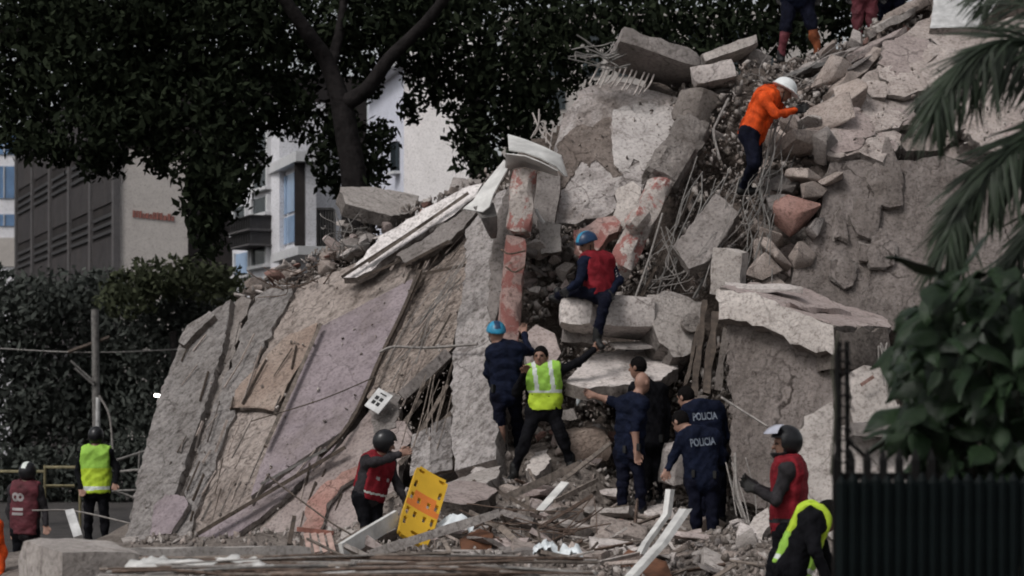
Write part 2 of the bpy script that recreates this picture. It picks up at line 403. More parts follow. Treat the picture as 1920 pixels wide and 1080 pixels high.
def rough_box_mesh(name, dims, axes, mat, sp=.12, chip=.02, relief=.006, seed=0, cut=None):
    rs = random.Random(seed)
    bm = bmesh.new(); bmesh.ops.create_cube(bm, size=1.0)
    for w in bm.verts: w.co = Vector((w.co.x * dims[0], w.co.y * dims[1], w.co.z * dims[2]))
    for ax in range(3):
        k = min(14, max(1, int(dims[ax] / sp)))
        for j in range(1, k):
            co = [0, 0, 0]; no = [0, 0, 0]; co[ax] = -dims[ax] / 2 + dims[ax] * j / k; no[ax] = 1
            bmesh.ops.bisect_plane(bm, geom=bm.verts[:] + bm.edges[:] + bm.faces[:], plane_co=co, plane_no=no)
    so = Vector((rs.uniform(-50, 50), rs.uniform(-50, 50), rs.uniform(-50, 50)))
    for w in bm.verts:
        ext = [abs(abs(w.co[a]) - dims[a] / 2) < 1e-4 for a in range(3)]
        s = Vector([math.copysign(1, w.co[a]) if ext[a] else 0 for a in range(3)])
        q = w.co * 4 + so
        if sum(ext) >= 2:
            w.co -= s * chip * max(0.06, noise.noise(q) + .45) * (1.4 if sum(ext) == 3 else 1)
        else:
            w.co += s * relief * (noise.noise(q) + .5 * noise.noise(q * 3))
    A = Matrix((axes[0], axes[1], axes[2])).transposed()
    bm.transform(A.to_4x4())
    bmesh.ops.recalc_face_normals(bm, faces=bm.faces[:])
    me = bpy.data.meshes.new(name); bm.to_mesh(me); bm.free()
    me.materials.append(mat)
    me.polygons.foreach_set('use_smooth', np.ones(len(me.polygons), dtype=bool)); me.set_sharp_from_angle(angle=R(32))
    return me

def beam(name, label, cat, a, b, w, h, mat, roll=0.0, chip=.02, sp=.12, group=None, parent=None, seed=None, relief=.006):
    """a beam from a to b: w across the view, h in depth"""
    a = a if isinstance(a, Vector) else P(*a); b = b if isinstance(b, Vector) else P(*b)
    ax = (b - a); L = ax.length; ax.normalize()
    view = ((a + b) / 2 - CAMP).normalized()
    s = ax.cross(view)
    if s.length < .05: s = ax.cross(Vector((0, 0, 1)))
    s.normalize(); d = s.cross(ax).normalized()
    if roll:
        q = Matrix.Rotation(R(roll), 3, ax); s = q @ s; d = q @ d
    me = rough_box_mesh(name, (L, w, h), (ax, s, d), mat, sp, chip, relief, seed if seed is not None else int(abs(a.x * 991 + b.z * 313)) + 1)
    o = link(name, me, parent, (a + b) / 2)
    if label: tag(o, label, cat, group)
    return o

def block(name, label, cat, c, dims, rot, mat, chip=.03, group=None, parent=None, seed=1, sp=.12, relief=.008):
    c = c if isinstance(c, Vector) else P(*c)
    from mathutils import Euler
    m = Euler((R(rot[0]), R(rot[1]), R(rot[2]))).to_matrix()
    me = rough_box_mesh(name, dims, (m @ Vector((1, 0, 0)), m @ Vector((0, 1, 0)), m @ Vector((0, 0, 1))), mat, sp, chip, relief, seed)
    o = link(name, me, parent, c)
    if label: tag(o, label, cat, group)
    return o

def smooth_path(pts, n=6):
    if len(pts) < 3: return pts
    out = []
    Q = [pts[0] * 2 - pts[1]] + list(pts) + [pts[-1] * 2 - pts[-2]]
    for i in range(1, len(Q) - 2):
        p0, p1, p2, p3 = Q[i - 1:i + 3]
        for j in range(n):
            t = j / n
            out.append(.5 * ((2 * p1) + (p2 - p0) * t + (2 * p0 - 5 * p1 + 4 * p2 - p3) * t * t + (3 * p1 - p0 - 3 * p2 + p3) * t ** 3))
    out.append(pts[-1]); return out

def tube_mesh(name, pts, r, mat, sides=5, r2=None, n=5):
    pts = smooth_path(pts, n); c = pts[0].copy()
    V = []; Fs = []; prev = None
    for i, p in enumerate(pts):
        t = (pts[min(i + 1, len(pts) - 1)] - pts[max(i - 1, 0)]).normalized()
        if prev is None: s = t.orthogonal().normalized()
        else:
            s = prev - t * prev.dot(t)
            s = s.normalized() if s.length > 1e-4 else t.orthogonal().normalized()
        prev = s; w = t.cross(s)
        k = i / max(1, len(pts) - 1)
        rr = lerp(r, r2 if r2 is not None else r, k)
        for j in range(sides):
            a = 2 * math.pi * j / sides
            V.append(p - c + (s * math.cos(a) + w * math.sin(a)) * rr)
    m = len(pts)
    for i in range(m - 1):
        for j in range(sides):
            j2 = (j + 1) % sides
            Fs.append((i * sides + j, i * sides + j2, (i + 1) * sides + j2, (i + 1) * sides + j))
    Fs.append(tuple(range(sides))[::-1]); Fs.append(tuple((m - 1) * sides + j for j in range(sides)))
    return mesh_np(name, V, Fs, mat, sharp=60), c

def tube(name, label, cat, pts, r, mat, group=None, parent=None, sides=5, r2=None, n=5):
    pts = [p if isinstance(p, Vector) else P(*p) for p in pts]
    me, c = tube_mesh(name, pts, r, mat, sides, r2, n)
    o = link(name, me, parent, c)
    if label: tag(o, label, cat, group)
    return o

def hull_mesh(name, seed, mat, flat=1.0, npts=16, bevel=True):
    rs = random.Random(seed); bm = bmesh.new()
    for i in range(npts):
        ax = rs.randrange(3)
        q = [rs.uniform(-1, 1) for _ in range(3)]; q[ax] = rs.choice((-1, 1)) * rs.uniform(.8, 1)
        bm.verts.new((q[0] * .5, q[1] * .38, q[2] * .34 * flat))
    r_ = bmesh.ops.convex_hull(bm, input=bm.verts[:])
    bmesh.ops.delete(bm, geom=list(dict.fromkeys(g for g in r_['geom_interior'] + r_['geom_unused'] if isinstance(g, bmesh.types.BMVert))), context='VERTS')
    bmesh.ops.dissolve_limit(bm, angle_limit=R(14), verts=bm.verts[:], edges=bm.edges[:])
    if bevel: bmesh.ops.bevel(bm, geom=bm.edges[:], offset=.022, segments=1, affect='EDGES', clamp_overlap=True)
    bmesh.ops.triangulate(bm, faces=bm.faces[:])
    if bevel and max(w.co.length for w in bm.verts) > .76:        # a bevel that ran out into a spike: take the plain hull
        bm.free(); return hull_mesh(name, seed, mat, flat, npts, False)
    for w in bm.verts:
        w.co += w.co.normalized() * .03 * noise.noise(w.co * 5 + Vector((seed, 0, 0)))
    me = bpy.data.meshes.new(name); bm.to_mesh(me); bm.free(); me.materials.append(mat)
    me.polygons.foreach_set('use_smooth', np.ones(len(me.polygons), dtype=bool)); me.set_sharp_from_angle(angle=R(30))
    return me

def boulder_mesh(name, seed, mat):
    bm = bmesh.new(); bmesh.ops.create_icosphere(bm, subdivisions=2, radius=.5)
    so = Vector((seed * 3.1, seed * 1.7, seed * .9))
    for w in bm.verts:
        d = w.co.normalized()
        w.co = d * (.5 + .16 * noise.noise(d * 1.6 + so) + .07 * noise.noise(d * 4 + so))
        for pn in (Vector((.6, .2, .8)), Vector((-.7, -.5, .3)), Vector((.1, -.9, -.2))):
            k = w.co.dot(pn.normalized()) - .36
            if k > 0: w.co -= pn.normalized() * k * .8
        w.co.z *= .8
    me = bpy.data.meshes.new(name); bm.to_mesh(me); bm.free(); me.materials.append(mat)
    me.polygons.foreach_set('use_smooth', np.ones(len(me.polygons), dtype=bool)); me.set_sharp_from_angle(angle=R(34))
    return me

CH = {}
for key in ('conc', 'conc_light', 'conc_warm', 'conc_dark', 'brick', 'plaster_pink', 'white_block'):
    CH[key] = [hull_mesh('chunk', 100 + i * 7 + len(key), M[key], flat=(1.0, .45, .8)[i % 3], npts=12 + i % 3 * 5) for i in range(7)]
for key in ('conc_warm', 'agg'):
    CH['b_' + key] = [boulder_mesh('boulder', i + 3, M[key]) for i in range(5)]

def chunk(name, label, cat, loc, size, kind='conc', rot=None, group=None, aspect=(1, 1, 1), idx=None):
    me = CH[kind][idx if idx is not None else rnd.randrange(len(CH[kind]))]
    o = bpy.data.objects.new(name, me); C.objects.link(o)
    o.location = loc if isinstance(loc, Vector) else P(*loc)
    o.rotation_euler = rot or (rnd.uniform(-.5, .5), rnd.uniform(-.5, .5), rnd.uniform(0, 6.3))
    o.scale = (size * aspect[0], size * aspect[1], size * aspect[2])
    return tag(o, label, cat, group)

def in_poly(x, y, poly):
    ok = False; j = len(poly) - 1
    for i in range(len(poly)):
        xi, yi = poly[i]; xj, yj = poly[j]
        if (yi > y) != (yj > y) and x < (xj - xi) * (y - yi) / (yj - yi) + xi: ok = not ok
        j = i
    return ok

def sheet(name, label, cat, pts_grid, thick, mat, group=None, parent=None):
    """a bent sheet: rows of points (world), given real thickness"""
    rows = len(pts_grid); cols = len(pts_grid[0]); flat = [p for r in pts_grid for p in r]
    c = sum(flat, Vector((0, 0, 0))) / len(flat)
    V = []; Fs = []
    def idx(i, j, s): return s * rows * cols + i * cols + j
    nrm = []
    for i in range(rows):
        for j in range(cols):
            du = pts_grid[i][min(j + 1, cols - 1)] - pts_grid[i][max(j - 1, 0)]
            dv = pts_grid[min(i + 1, rows - 1)][j] - pts_grid[max(i - 1, 0)][j]
            n = du.cross(dv).normalized()
            nrm.append(n)
    for s in (0, 1):
        for k, p in enumerate(flat): V.append(p - c + nrm[k] * (thick * (s - .5)))
    for i in range(rows - 1):
        for j in range(cols - 1):
            Fs.append((idx(i, j, 1), idx(i, j + 1, 1), idx(i + 1, j + 1, 1), idx(i + 1, j, 1)))
            Fs.append((idx(i, j, 0), idx(i + 1, j, 0), idx(i + 1, j + 1, 0), idx(i, j + 1, 0)))
    for i in range(rows - 1):
        Fs.append((idx(i, 0, 0), idx(i, 0, 1), idx(i + 1, 0, 1), idx(i + 1, 0, 0)))
        Fs.append((idx(i, cols - 1, 1), idx(i, cols - 1, 0), idx(i + 1, cols - 1, 0), idx(i + 1, cols - 1, 1)))
    for j in range(cols - 1):
        Fs.append((idx(0, j, 1), idx(0, j, 0), idx(0, j + 1, 0), idx(0, j + 1, 1)))
        Fs.append((idx(rows - 1, j, 0), idx(rows - 1, j, 1), idx(rows - 1, j + 1, 1), idx(rows - 1, j + 1, 0)))
    o = link(name, mesh_np(name, V, Fs, mat, sharp=45), parent, c)
    if label: tag(o, label, cat, group)
    return o

def crumple(name, label, cat, c, w, d, h, mat, seed=1, n=10, group=None):
    c = c if isinstance(c, Vector) else P(*c)
    so = Vector((seed * 5.3, seed * 2.1, 0)); g = []
    for i in range(n):
        row = []
        for j in range(n):
            x, y = (j / (n - 1) - .5), (i / (n - 1) - .5)
            z = h * (noise.noise(so + Vector((x * 4, y * 4, 0))) + .6 * abs(noise.noise(so + Vector((x * 9, y * 9, 3)))) + .8 - 2.6 * (x * x + y * y))
            row.append(c + Vector((x * w + .06 * w * noise.noise(so + Vector((x * 6, y * 6, 9))), y * d, z)))
        g.append(row)
    return sheet(name, label, cat, g, .008, mat, group)
# ------------------------------------------------------------------ the ground
def idw(ctrl, x, y, p=3.0):
    sw = s = 0.0
    for cx, cy, cv in ctrl:
        d = ((x - cx) ** 2 + (y - cy) ** 2) ** .5 + 1e-4
        w = d ** -p; sw += w; s += w * cv
    return s / sw

gm = mesh_np('ground', [(-500, -60, 0), (500, -60, 0), (500, 1500, 0), (-500, 1500, 0)], [(0, 1, 2, 3)], M['asphalt'], smooth=False)
tag(link('ground', gm), kind='structure')

GC = []
for px, py, Y in [(1180, 968, 22.2), (1230, 950, 22.7), (1320, 1022, 21.5), (960, 898, 22.6), (1065, 874, 22.9), (940, 850, 23.2), (690, 1030, 21.9),
                  (800, 1030, 20), (1000, 1015, 20.3), (1100, 1065, 18.3), (600, 1050, 19.5), (900, 1060, 18.5), (300, 1105, 18), (440, 1080, 20),
                  (200, 1105, 14), (350, 1094, 13), (600, 1090, 13), (900, 1092, 13), (1050, 1112, 13), (1250, 1230, 13.5), (1300, 1100, 18.5),
                  (1150, 900, 23.6), (850, 930, 22.6), (1000, 830, 23.9), (1100, 800, 24), (1400, 1000, 20.8), (1500, 1000, 20.2), (1250, 1010, 20.8),
                  (620, 1010, 23.6), (240, 1030, 24.8), (400, 1020, 24.4), (1100, 980, 21.4), (1180, 1040, 19.8)]:
    q = P(px, py, Y); GC.append((q.x, q.y, q.z))
GC += [(-7, 26, 0), (-7, 22, 0), (-8, 18, 0), (-7, 14, 0), (1.9, 16.5, .15), (2.3, 15.5, .1), (2.4, 14, .05), (1.8, 12, 0), (3, 18, .4), (4, 20.5, .9), (6, 20, .5), (5, 16, 0), (8, 18, 0),
       (-2, 10.5, .05), (0, 10, .0), (-4, 9, 0), (3, 9, 0), (7, 12, 0), (-5, 12, .3), (1.2, 11, 0), (5, 24, 1.5), (1, 26, 2.2), (-3.5, 27, .8)]
def GZ(x, y):
    z = idw(GC, x, y, 3.2)
    z += .11 * noise.noise(Vector((x * 1.1, y * 1.1, 3))) + .06 * noise.noise(Vector((x * 3.3, y * 3.3, 7)))
    e = min((x + 8) / 1.5, (8.5 - x) / 1.5, (y - 8.2) / 1.5, (27.5 - y) / 1.0)
    if e < 1: z = lerp(-.3, z, max(0, e))
    return z
nx, ny = 120, 135
gv = []; gf = []
for j in range(ny):
    for i in range(nx):
        x = -8 + 16.5 * i / (nx - 1); y = 8.2 + 19.3 * j / (ny - 1)
        gv.append((x, y, GZ(x, y)))
for j in range(ny - 1):
    for i in range(nx - 1):
        a = j * nx + i; gf.append((a, a + 1, a + nx + 1, a + nx))
tag(link('rubble_terrain', mesh_np('rubble_terrain', gv, gf, M['dust'], sharp=None)), kind='structure')

# ------------------------------------------------------------------ trees and far foliage
def leaves_np(clusters, size, seed, squash=1.0):
    rg = np.random.default_rng(seed); Q = []
    for (c, rad, n) in clusters:
        d = rg.normal(size=(n, 3)); d /= np.linalg.norm(d, axis=1)[:, None]
        r = rg.uniform(0, 1, n) ** .45
        # lumpy outline
        ang = np.sin(d[:, 0] * 5 + c[0] * 3) * np.sin(d[:, 2] * 6 + c[2] * 2) * .16 + np.sin(d[:, 1] * 9 + d[:, 2] * 7 + c[1]) * .1
        p = np.array(c)[None] + d * (r * (1 + ang))[:, None] * np.array(rad)[None]
        a = rg.normal(size=(n, 3)); a /= np.linalg.norm(a, axis=1)[:, None]; a[:, 2] -= .35
        b = np.cross(a, rg.normal(size=(n, 3))); b /= np.linalg.norm(b, axis=1)[:, None]
        s = (size * rg.uniform(.6, 1.35, n))[:, None]
        Q.append(np.stack([p - a * s * .55, p + b * s * .30, p + a * s * .6, p - b * s * .30], axis=1))
    Q = np.concatenate(Q); return Q.reshape(-1, 3), len(Q)

def px_clusters(lst, Y, dens, depth, leaf_px, seed):
    rs = random.Random(seed); out = []
    for (px, py, rx, ry) in lst:
        yy = Y + rs.uniform(-depth, depth) * .5; c = P(px, py, yy); k = yy / F
        out.append(((c.x, c.y, c.z), (rx * k, max(depth, .7 * rx * k), ry * k), int(dens * math.pi * rx * ry / (leaf_px ** 2 * .35))))
    return out

def tree(name, label, trunk_lists, clusters, leaf, mat, seed, cat='tree', group=None, bark='bark'):
    base = trunk_lists[0][0][0]
    t = empty(name, (base.x, base.y, 0), label, cat, group)
    # trunk and limbs as one tapered mesh
    bmv = []; bmf = []; mi = 0
    for pts, r1, r2 in trunk_lists:
        me, c = tube_mesh('limb', pts, r1, M[bark], 10, r2, 6)
        o0 = len(bmv)
        for v in me.vertices:
            q = v.co + c
            k = .06 * r1 * 3 * noise.noise(q * 3)
            bmv.append(q - t.location + (v.co.normalized() * k if v.co.length > 0 else Vector()))
        bmf += [[o0 + i for i in p.vertices] for p in me.polygons]
        bpy.data.meshes.remove(me)
    link('trunk', mesh_np('trunk', bmv, bmf, M[bark], sharp=60), t, t.location)
    V, n = leaves_np(clusters, leaf, seed)
    V = V - np.array(t.location)[None]
    cr = link('crown', mesh_quads('crown', V, n, M[mat]), t, t.location)
    return t

TY = 34.0
LP = 13.0
left_c = [(40, 60, 130, 110), (30, 190, 90, 90), (60, 262, 70, 45), (150, 130, 120, 110), (200, 235, 90, 70), (190, 300, 50, 42), (110, 285, 40, 30), (290, 90, 120, 110), (320, 215, 100, 85), (300, 290, 45, 42),
          (385, 300, 70, 70), (392, 380, 62, 60), (392, 440, 36, 50), (425, 60, 110, 100), (440, 190, 80, 90), (455, 290, 45, 70), (440, 350, 32, 45), (250, 180, 90, 80), (110, 40, 110, 80), (250, 10, 150, 70), (420, -10, 120, 60)]
mid_c = [(520, 60, 90, 90), (530, 165, 65, 60), (515, 225, 38, 34), (570, 215, 40, 55), (610, 290, 36, 52), (640, 235, 48, 60), (625, 345, 34, 28), (695, 300, 42, 48), (715, 255, 34, 34), (690, 350, 28, 22),
         (620, 90, 70, 90), (690, 60, 90, 70), (690, 150, 32, 40), (760, 50, 100, 75), (850, 70, 100, 85), (800, 150, 52, 55), (770, 205, 26, 26), (870, 170, 66, 70), (890, 250, 62, 52), (905, 305, 56, 36),
         (960, 120, 90, 100), (965, 220, 62, 62), (1010, 190, 46, 60), (985, 270, 34, 30), (1030, 60, 80, 80), (730, 0, 140, 50), (560, -10, 60, 40), (930, -10, 160, 60)]
right_c = [(1090, 60, 80, 70), (1070, 140, 52, 44), (1180, 40, 100, 55), (1290, 50, 100, 62), (1390, 50, 90, 60), (1470, 50, 80, 62), (1560, 40, 80, 60), (1240, 100, 90, 40), (1350, 105, 80, 34), (1640, 10, 70, 60), (1150, -10, 130, 40), (1350, -20, 160, 50), (1540, -20, 160, 50)]
tr = [P(680, 800, TY), P(672, 520, TY), P(664, 340, TY), P(650, 250, TY), P(640, 190, TY)]
fork = P(640, 200, TY)
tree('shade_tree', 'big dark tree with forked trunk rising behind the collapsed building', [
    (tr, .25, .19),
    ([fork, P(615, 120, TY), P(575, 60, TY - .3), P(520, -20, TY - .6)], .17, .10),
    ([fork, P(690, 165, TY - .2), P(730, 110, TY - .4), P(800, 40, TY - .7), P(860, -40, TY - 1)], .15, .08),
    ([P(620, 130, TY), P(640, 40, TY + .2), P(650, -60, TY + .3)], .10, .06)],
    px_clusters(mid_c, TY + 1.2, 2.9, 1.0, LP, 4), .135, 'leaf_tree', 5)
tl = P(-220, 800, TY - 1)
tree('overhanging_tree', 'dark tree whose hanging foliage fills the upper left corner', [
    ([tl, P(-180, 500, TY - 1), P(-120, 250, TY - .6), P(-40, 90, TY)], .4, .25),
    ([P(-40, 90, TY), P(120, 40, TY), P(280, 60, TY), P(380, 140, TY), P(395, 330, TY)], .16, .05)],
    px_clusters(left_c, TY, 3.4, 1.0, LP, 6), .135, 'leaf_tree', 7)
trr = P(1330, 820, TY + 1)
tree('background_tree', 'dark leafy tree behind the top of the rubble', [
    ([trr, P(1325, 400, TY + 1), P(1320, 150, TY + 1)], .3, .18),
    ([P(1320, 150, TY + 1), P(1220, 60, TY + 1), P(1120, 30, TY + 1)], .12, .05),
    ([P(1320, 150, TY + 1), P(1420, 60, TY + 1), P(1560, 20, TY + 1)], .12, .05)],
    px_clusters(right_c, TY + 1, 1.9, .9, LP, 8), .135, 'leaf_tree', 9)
# second row of canopy a little farther away, its trunks hidden by the wreck
far_c = [(620, 60, 160, 90), (820, 100, 110, 80), (1000, 120, 120, 90), (1200, 60, 170, 80), (1420, 60, 180, 80), (380, 110, 160, 130), (150, 120, 170, 130)]
tree('rear_shade_tree', 'far tree filling the gaps behind the forked tree', [
    ([P(900, 800, 41), P(900, 400, 41), P(890, 120, 41)], .3, .15)],
    px_clusters(far_c, 41, .30, 1.2, 11, 18), .135, 'leaf_tree', 19)

# dark hedge trees at street level on the left
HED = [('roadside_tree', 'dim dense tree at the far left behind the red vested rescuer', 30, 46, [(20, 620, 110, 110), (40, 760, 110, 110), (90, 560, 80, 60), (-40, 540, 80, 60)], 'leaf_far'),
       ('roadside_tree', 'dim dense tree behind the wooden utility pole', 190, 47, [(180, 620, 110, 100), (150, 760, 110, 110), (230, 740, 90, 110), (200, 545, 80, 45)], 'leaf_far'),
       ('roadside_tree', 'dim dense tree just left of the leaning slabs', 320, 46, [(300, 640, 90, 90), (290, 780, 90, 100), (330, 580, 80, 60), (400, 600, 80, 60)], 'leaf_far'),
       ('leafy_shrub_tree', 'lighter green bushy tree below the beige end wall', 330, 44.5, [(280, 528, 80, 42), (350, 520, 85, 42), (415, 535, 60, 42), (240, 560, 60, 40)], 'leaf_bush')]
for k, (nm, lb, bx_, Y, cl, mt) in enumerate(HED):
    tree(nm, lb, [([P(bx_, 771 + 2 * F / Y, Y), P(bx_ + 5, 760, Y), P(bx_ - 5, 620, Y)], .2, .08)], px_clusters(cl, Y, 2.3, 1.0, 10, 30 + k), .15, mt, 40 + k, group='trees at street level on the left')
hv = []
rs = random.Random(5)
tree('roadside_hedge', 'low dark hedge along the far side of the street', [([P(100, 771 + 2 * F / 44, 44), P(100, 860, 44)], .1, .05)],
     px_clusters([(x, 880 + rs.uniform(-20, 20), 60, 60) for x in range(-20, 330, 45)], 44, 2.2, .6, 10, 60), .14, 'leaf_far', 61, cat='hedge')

# ------------------------------------------------------------------ buildings behind the trees
def wallbox(name, parent, a, b, z0, z1, depth, mat, proud=0.0):
    """upright box: front edge from a to b (x,y), going depth metres away from the camera"""
    a = Vector((a[0], a[1], 0)); b = Vector((b[0], b[1], 0)); e = (b - a).normalized()
    n = Vector((-e.y, e.x, 0))
    if n.y < 0: n = -n
    a0, b0 = a - n * proud, b - n * proud
    pts = [a0, b0, b + n * depth, a + n * depth]
    c = Vector(((a.x + b.x) / 2, (a.y + b.y) / 2, 0))
    V = [(p - c) + Vector((0, 0, z0)) for p in pts] + [(p - c) + Vector((0, 0, z1)) for p in pts]
    for v in V: v.z = v.z
    V = [Vector((v.x, v.y, v.z)) for v in V]
    c2 = Vector((c.x, c.y, 0))
    me = mesh_np(name, V, [(3, 2, 1, 0), (4, 5, 6, 7), (0, 1, 5, 4), (1, 2, 6, 5), (2, 3, 7, 6), (3, 0, 4, 7)], mat, smooth=False)
    return link(name, me, parent, c2)

def zof(py, Y): return CZ + (HY - py) * Y / F
def xof(px, Y): return (px - CX) * Y / F

# pale office block with blue glass bands, far left
Y = 82
bo = empty('office_block', (xof(10, Y), Y, 0), 'pale office block with bands of blue glass at the far left edge', 'building')
wallbox('wall', bo, (xof(-120, Y), Y), (xof(38, Y), Y), 0, zof(250, Y), 10, M['b_white'])
for (y0, y1, mt) in [(312, 372, 'glass_blue'), (402, 424, 'glass_blue'), (448, 490, 'b_beige'), (252, 290, 'glass_blue')]:
    if mt == 'b_beige': wallbox('base_band', bo, (xof(-119, Y), Y), (xof(37.6, Y), Y), zof(500, Y), zof(446, Y), .1, M[mt], .06)
    else:
        w = wallbox('window', bo, (xof(-118, Y), Y), (xof(33, Y), Y), zof(y1, Y), zof(y0, Y), .1, M[mt], .05)
        for px in (-20, 8): wallbox('mullion', w, (xof(px, Y), Y), (xof(px + 1.4, Y), Y), zof(y1, Y), zof(y0, Y), .1, M['b_trim'], .12)

# dark block with louvred floors and a beige end wall
c0 = (xof(217, 60), 60.0); c1 = (xof(33, 76), 76.0); c2 = (xof(352, 60.6), 60.6)
bd = empty('apartment_block', (c0[0], c0[1], 0), 'dark apartment block with grey louvred floors, pale posts and a beige end wall', 'building')
wallbox('side_wall', bd, c1, c0, 0, 12.6, 8, M['b_dark'])
ew = wallbox('end_wall', bd, (c0[0] + .02, c0[1]), c2, 0, 9.9, 8, M['b_beige'], .03)
dirv = Vector((c0[0] - c1[0], c0[1] - c1[1])); Lw = dirv.length; dirv /= Lw
for fl in range(5):
    z0 = 2.2 + fl * 2.05
    for s in range(5):
        a = (c1[0] + dirv.x * (Lw * s / 5 + .25), c1[1] + dirv.y * (Lw * s / 5 + .25)); b = (c1[0] + dirv.x * (Lw * (s + 1) / 5 - .25), c1[1] + dirv.y * (Lw * (s + 1) / 5 - .25))
        p = wallbox('louvre_panel', bd, a, b, z0, z0 + 1.0, .1, M['b_panel'], .04)
        for k in range(3): wallbox('louvre', p, a, b, z0 + 1.12 + k * .25, z0 + 1.22 + k * .25, .1, M['louvre'], .06)
for s in range(0, 6):
    t = Lw * s / 5; a = (c1[0] + dirv.x * (t - .14), c1[1] + dirv.y * (t - .14)); b = (c1[0] + dirv.x * (t + .14), c1[1] + dirv.y * (t + .14))
    wallbox('post', bd, a, b, 0, 12.4, .1, M['b_grey'], .10)
# lettering on the end wall, too blurred to read: a row of small red-brown letter blocks
rs = random.Random(3); x = 250.0; k = 0
while x < 326:
    w = rs.uniform(3.5, 7); y0 = 396 + (x - 250) * .1; hh = rs.choice((9, 10, 13))
    yy = 60.06 + (x - 217) / 135 * .6
    wallbox('letter', ew, (xof(x, yy), yy), (xof(x + w, yy), yy), zof(y0 + 12, yy), zof(y0 + 12 - hh, yy), .04, M['sign_red'], .12)
    x += w + 1.6

# white block with the blue glazed bay
Y = 45
bw = empty('bay_window_building', (xof(520, Y), Y, 0), 'white apartment building with a blue glazed bay window and small balconies', 'building')
a, b = (xof(436, 48), 48.0), (xof(524, Y), float(Y))
wallbox('wall', bw, a, b, 0, zof(200, 46), 1.1, M['b_white'])
wallbox('wall', bw, (b[0] + .02, b[1] + .3), (xof(640, Y + 1.5), Y + 1.5), 0, zof(200, Y), .5, M['b_white'])
e = Vector((b[0] - a[0], b[1] - a[1])); 
def on(t): return (a[0] + e.x * t, a[1] + e.y * t)
for (t0, t1, y0, y1, mt) in [(.52, .80, 318, 358, 'glass_dark'), (.50, .80, 375, 405, 'glass_dark'), (.12, .42, 470, 512, 'glass_pale'), (.5, .78, 462, 500, 'glass_dark'), (.5, .8, 250, 300, 'glass_dark'), (.1, .35, 380, 430, 'glass_dark')]:
    w = wallbox('window', bw, on(t0), on(t1), zof(y1, 46.5), zof(y0, 46.5), .1, M[mt], .05)
    wallbox('frame', w, on(t0 - .03), on(t0), zof(y1 + 2, 46.5), zof(y0 - 2, 46.5), .1, M['b_trim'], .1)
    wallbox('frame', w, on(t1), on(t1 + .03), zof(y1 + 2, 46.5), zof(y0 - 2, 46.5), .1, M['b_trim'], .1)
    wallbox('sill', w, on(t0 - .04), on(t1 + .04), zof(y1 + 6, 46.5), zof(y1, 46.5), .1, M['b_trim'], .16)
for yb in (412, 440):
    bal = wallbox('balcony', bw, on(.4), on(.85), zof(yb + 26, 46.2), zof(yb + 23, 46.2), .3, M['b_grey'], .55)
    for k in range(9): wallbox('baluster', bal, on(.41 + k * .052), on(.418 + k * .052), zof(yb + 23, 46.2), zof(yb, 46.2), .02, M['louvre'], .5)
    wallbox('handrail', bal, on(.4), on(.85), zof(yb, 46.2), zof(yb - 2, 46.2), .03, M['louvre'], .52)
# the bay: left face oblique, right face towards the camera
p0, p1, p2 = (xof(524, 45.6), 45.6), (xof(572, 43.4), 43.4), (xof(592, 44.2), 44.2)
bay = wallbox('bay', bw, p0, p1, zof(470, 44.5), zof(312, 44.5), .25, M['b_white'])
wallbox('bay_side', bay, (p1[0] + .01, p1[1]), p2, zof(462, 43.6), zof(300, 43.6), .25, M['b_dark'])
def onb(t): return (p0[0] + (p1[0] - p0[0]) * t, p0[1] + (p1[1] - p0[1]) * t)
for k in range(3):
    t0, t1 = .04 + k * .32, .32 + k * .32
    for (z0, z1) in ((zof(455, 44.5), zof(405, 44.5)), (zof(398, 44.5), zof(326, 44.5))):
        wallbox('pane', bay, onb(t0), onb(t1), z0, z1, .05, M['glass_pale'], .04)
wallbox('bay_roof', bay, onb(-.05), onb(1.08), zof(316, 44.5), zof(298, 44.5), .5, M['b_trim'], .25)
wallbox('bay_floor', bay, onb(-.05), onb(1.08), zof(486, 44.5), zof(470, 44.5), .5, M['b_trim'], .2)
rl = wallbox('balcony', bw, (p2[0], p2[1]), (xof(628, 44.4), 44.4), zof(474, 44), zof(470, 44), .8, M['b_grey'], .4)
for k in range(8):
    xx = lerp(p2[0], xof(628, 44.4), k / 7); wallbox('baluster', rl, (xx, 44.3), (xx + .03, 44.3), zof(470, 44), zof(392, 44), .03, M['steel'], .36)
wallbox('handrail', rl, (p2[0], 44.3), (xof(628, 44.4), 44.3), zof(394, 44), zof(390, 44), .04, M['steel'], .38)

# corner block seen through the tree
Y = 56
be = empty('corner_building', (xof(757, Y), Y, 0), 'pale corner building seen through the tree right of the forked trunk', 'building')
wallbox('lilac_wall', be, (xof(690, 61), 61.0), (xof(757, Y), float(Y)), 0, zof(90, 58), .4, M['b_lilac'])
wallbox('beige_wall', be, (xof(757.3, Y), Y - .02), (xof(905, 55.4), 55.4), 0, zof(60, 57), .4, M['b_pale'])
w = wallbox('window', be, (xof(738, 57), 57.0), (xof(748, 56.5), 56.5), zof(325, 57), zof(270, 57), .1, M['glass_dark'], .1)
wallbox('sill', w, (xof(736, 57), 57.0), (xof(750, 56.4), 56.4), zof(330, 57), zof(325, 57), .1, M['b_trim'], .2)
wallbox('cornice', be, (xof(690, 60.6), 60.6), (xof(759, Y - .4), Y - .4), zof(150, 58), zof(138, 58), .3, M['b_trim'], .3)
Y = 66
bf = empty('far_block', (xof(1100, Y), Y, 0), 'pale far building glimpsed through leaves above the rubble', 'building')
wallbox('wall', bf, (xof(940, Y), Y), (xof(1560, Y), Y), 0, zof(20, Y), 6, M['b_beige'])
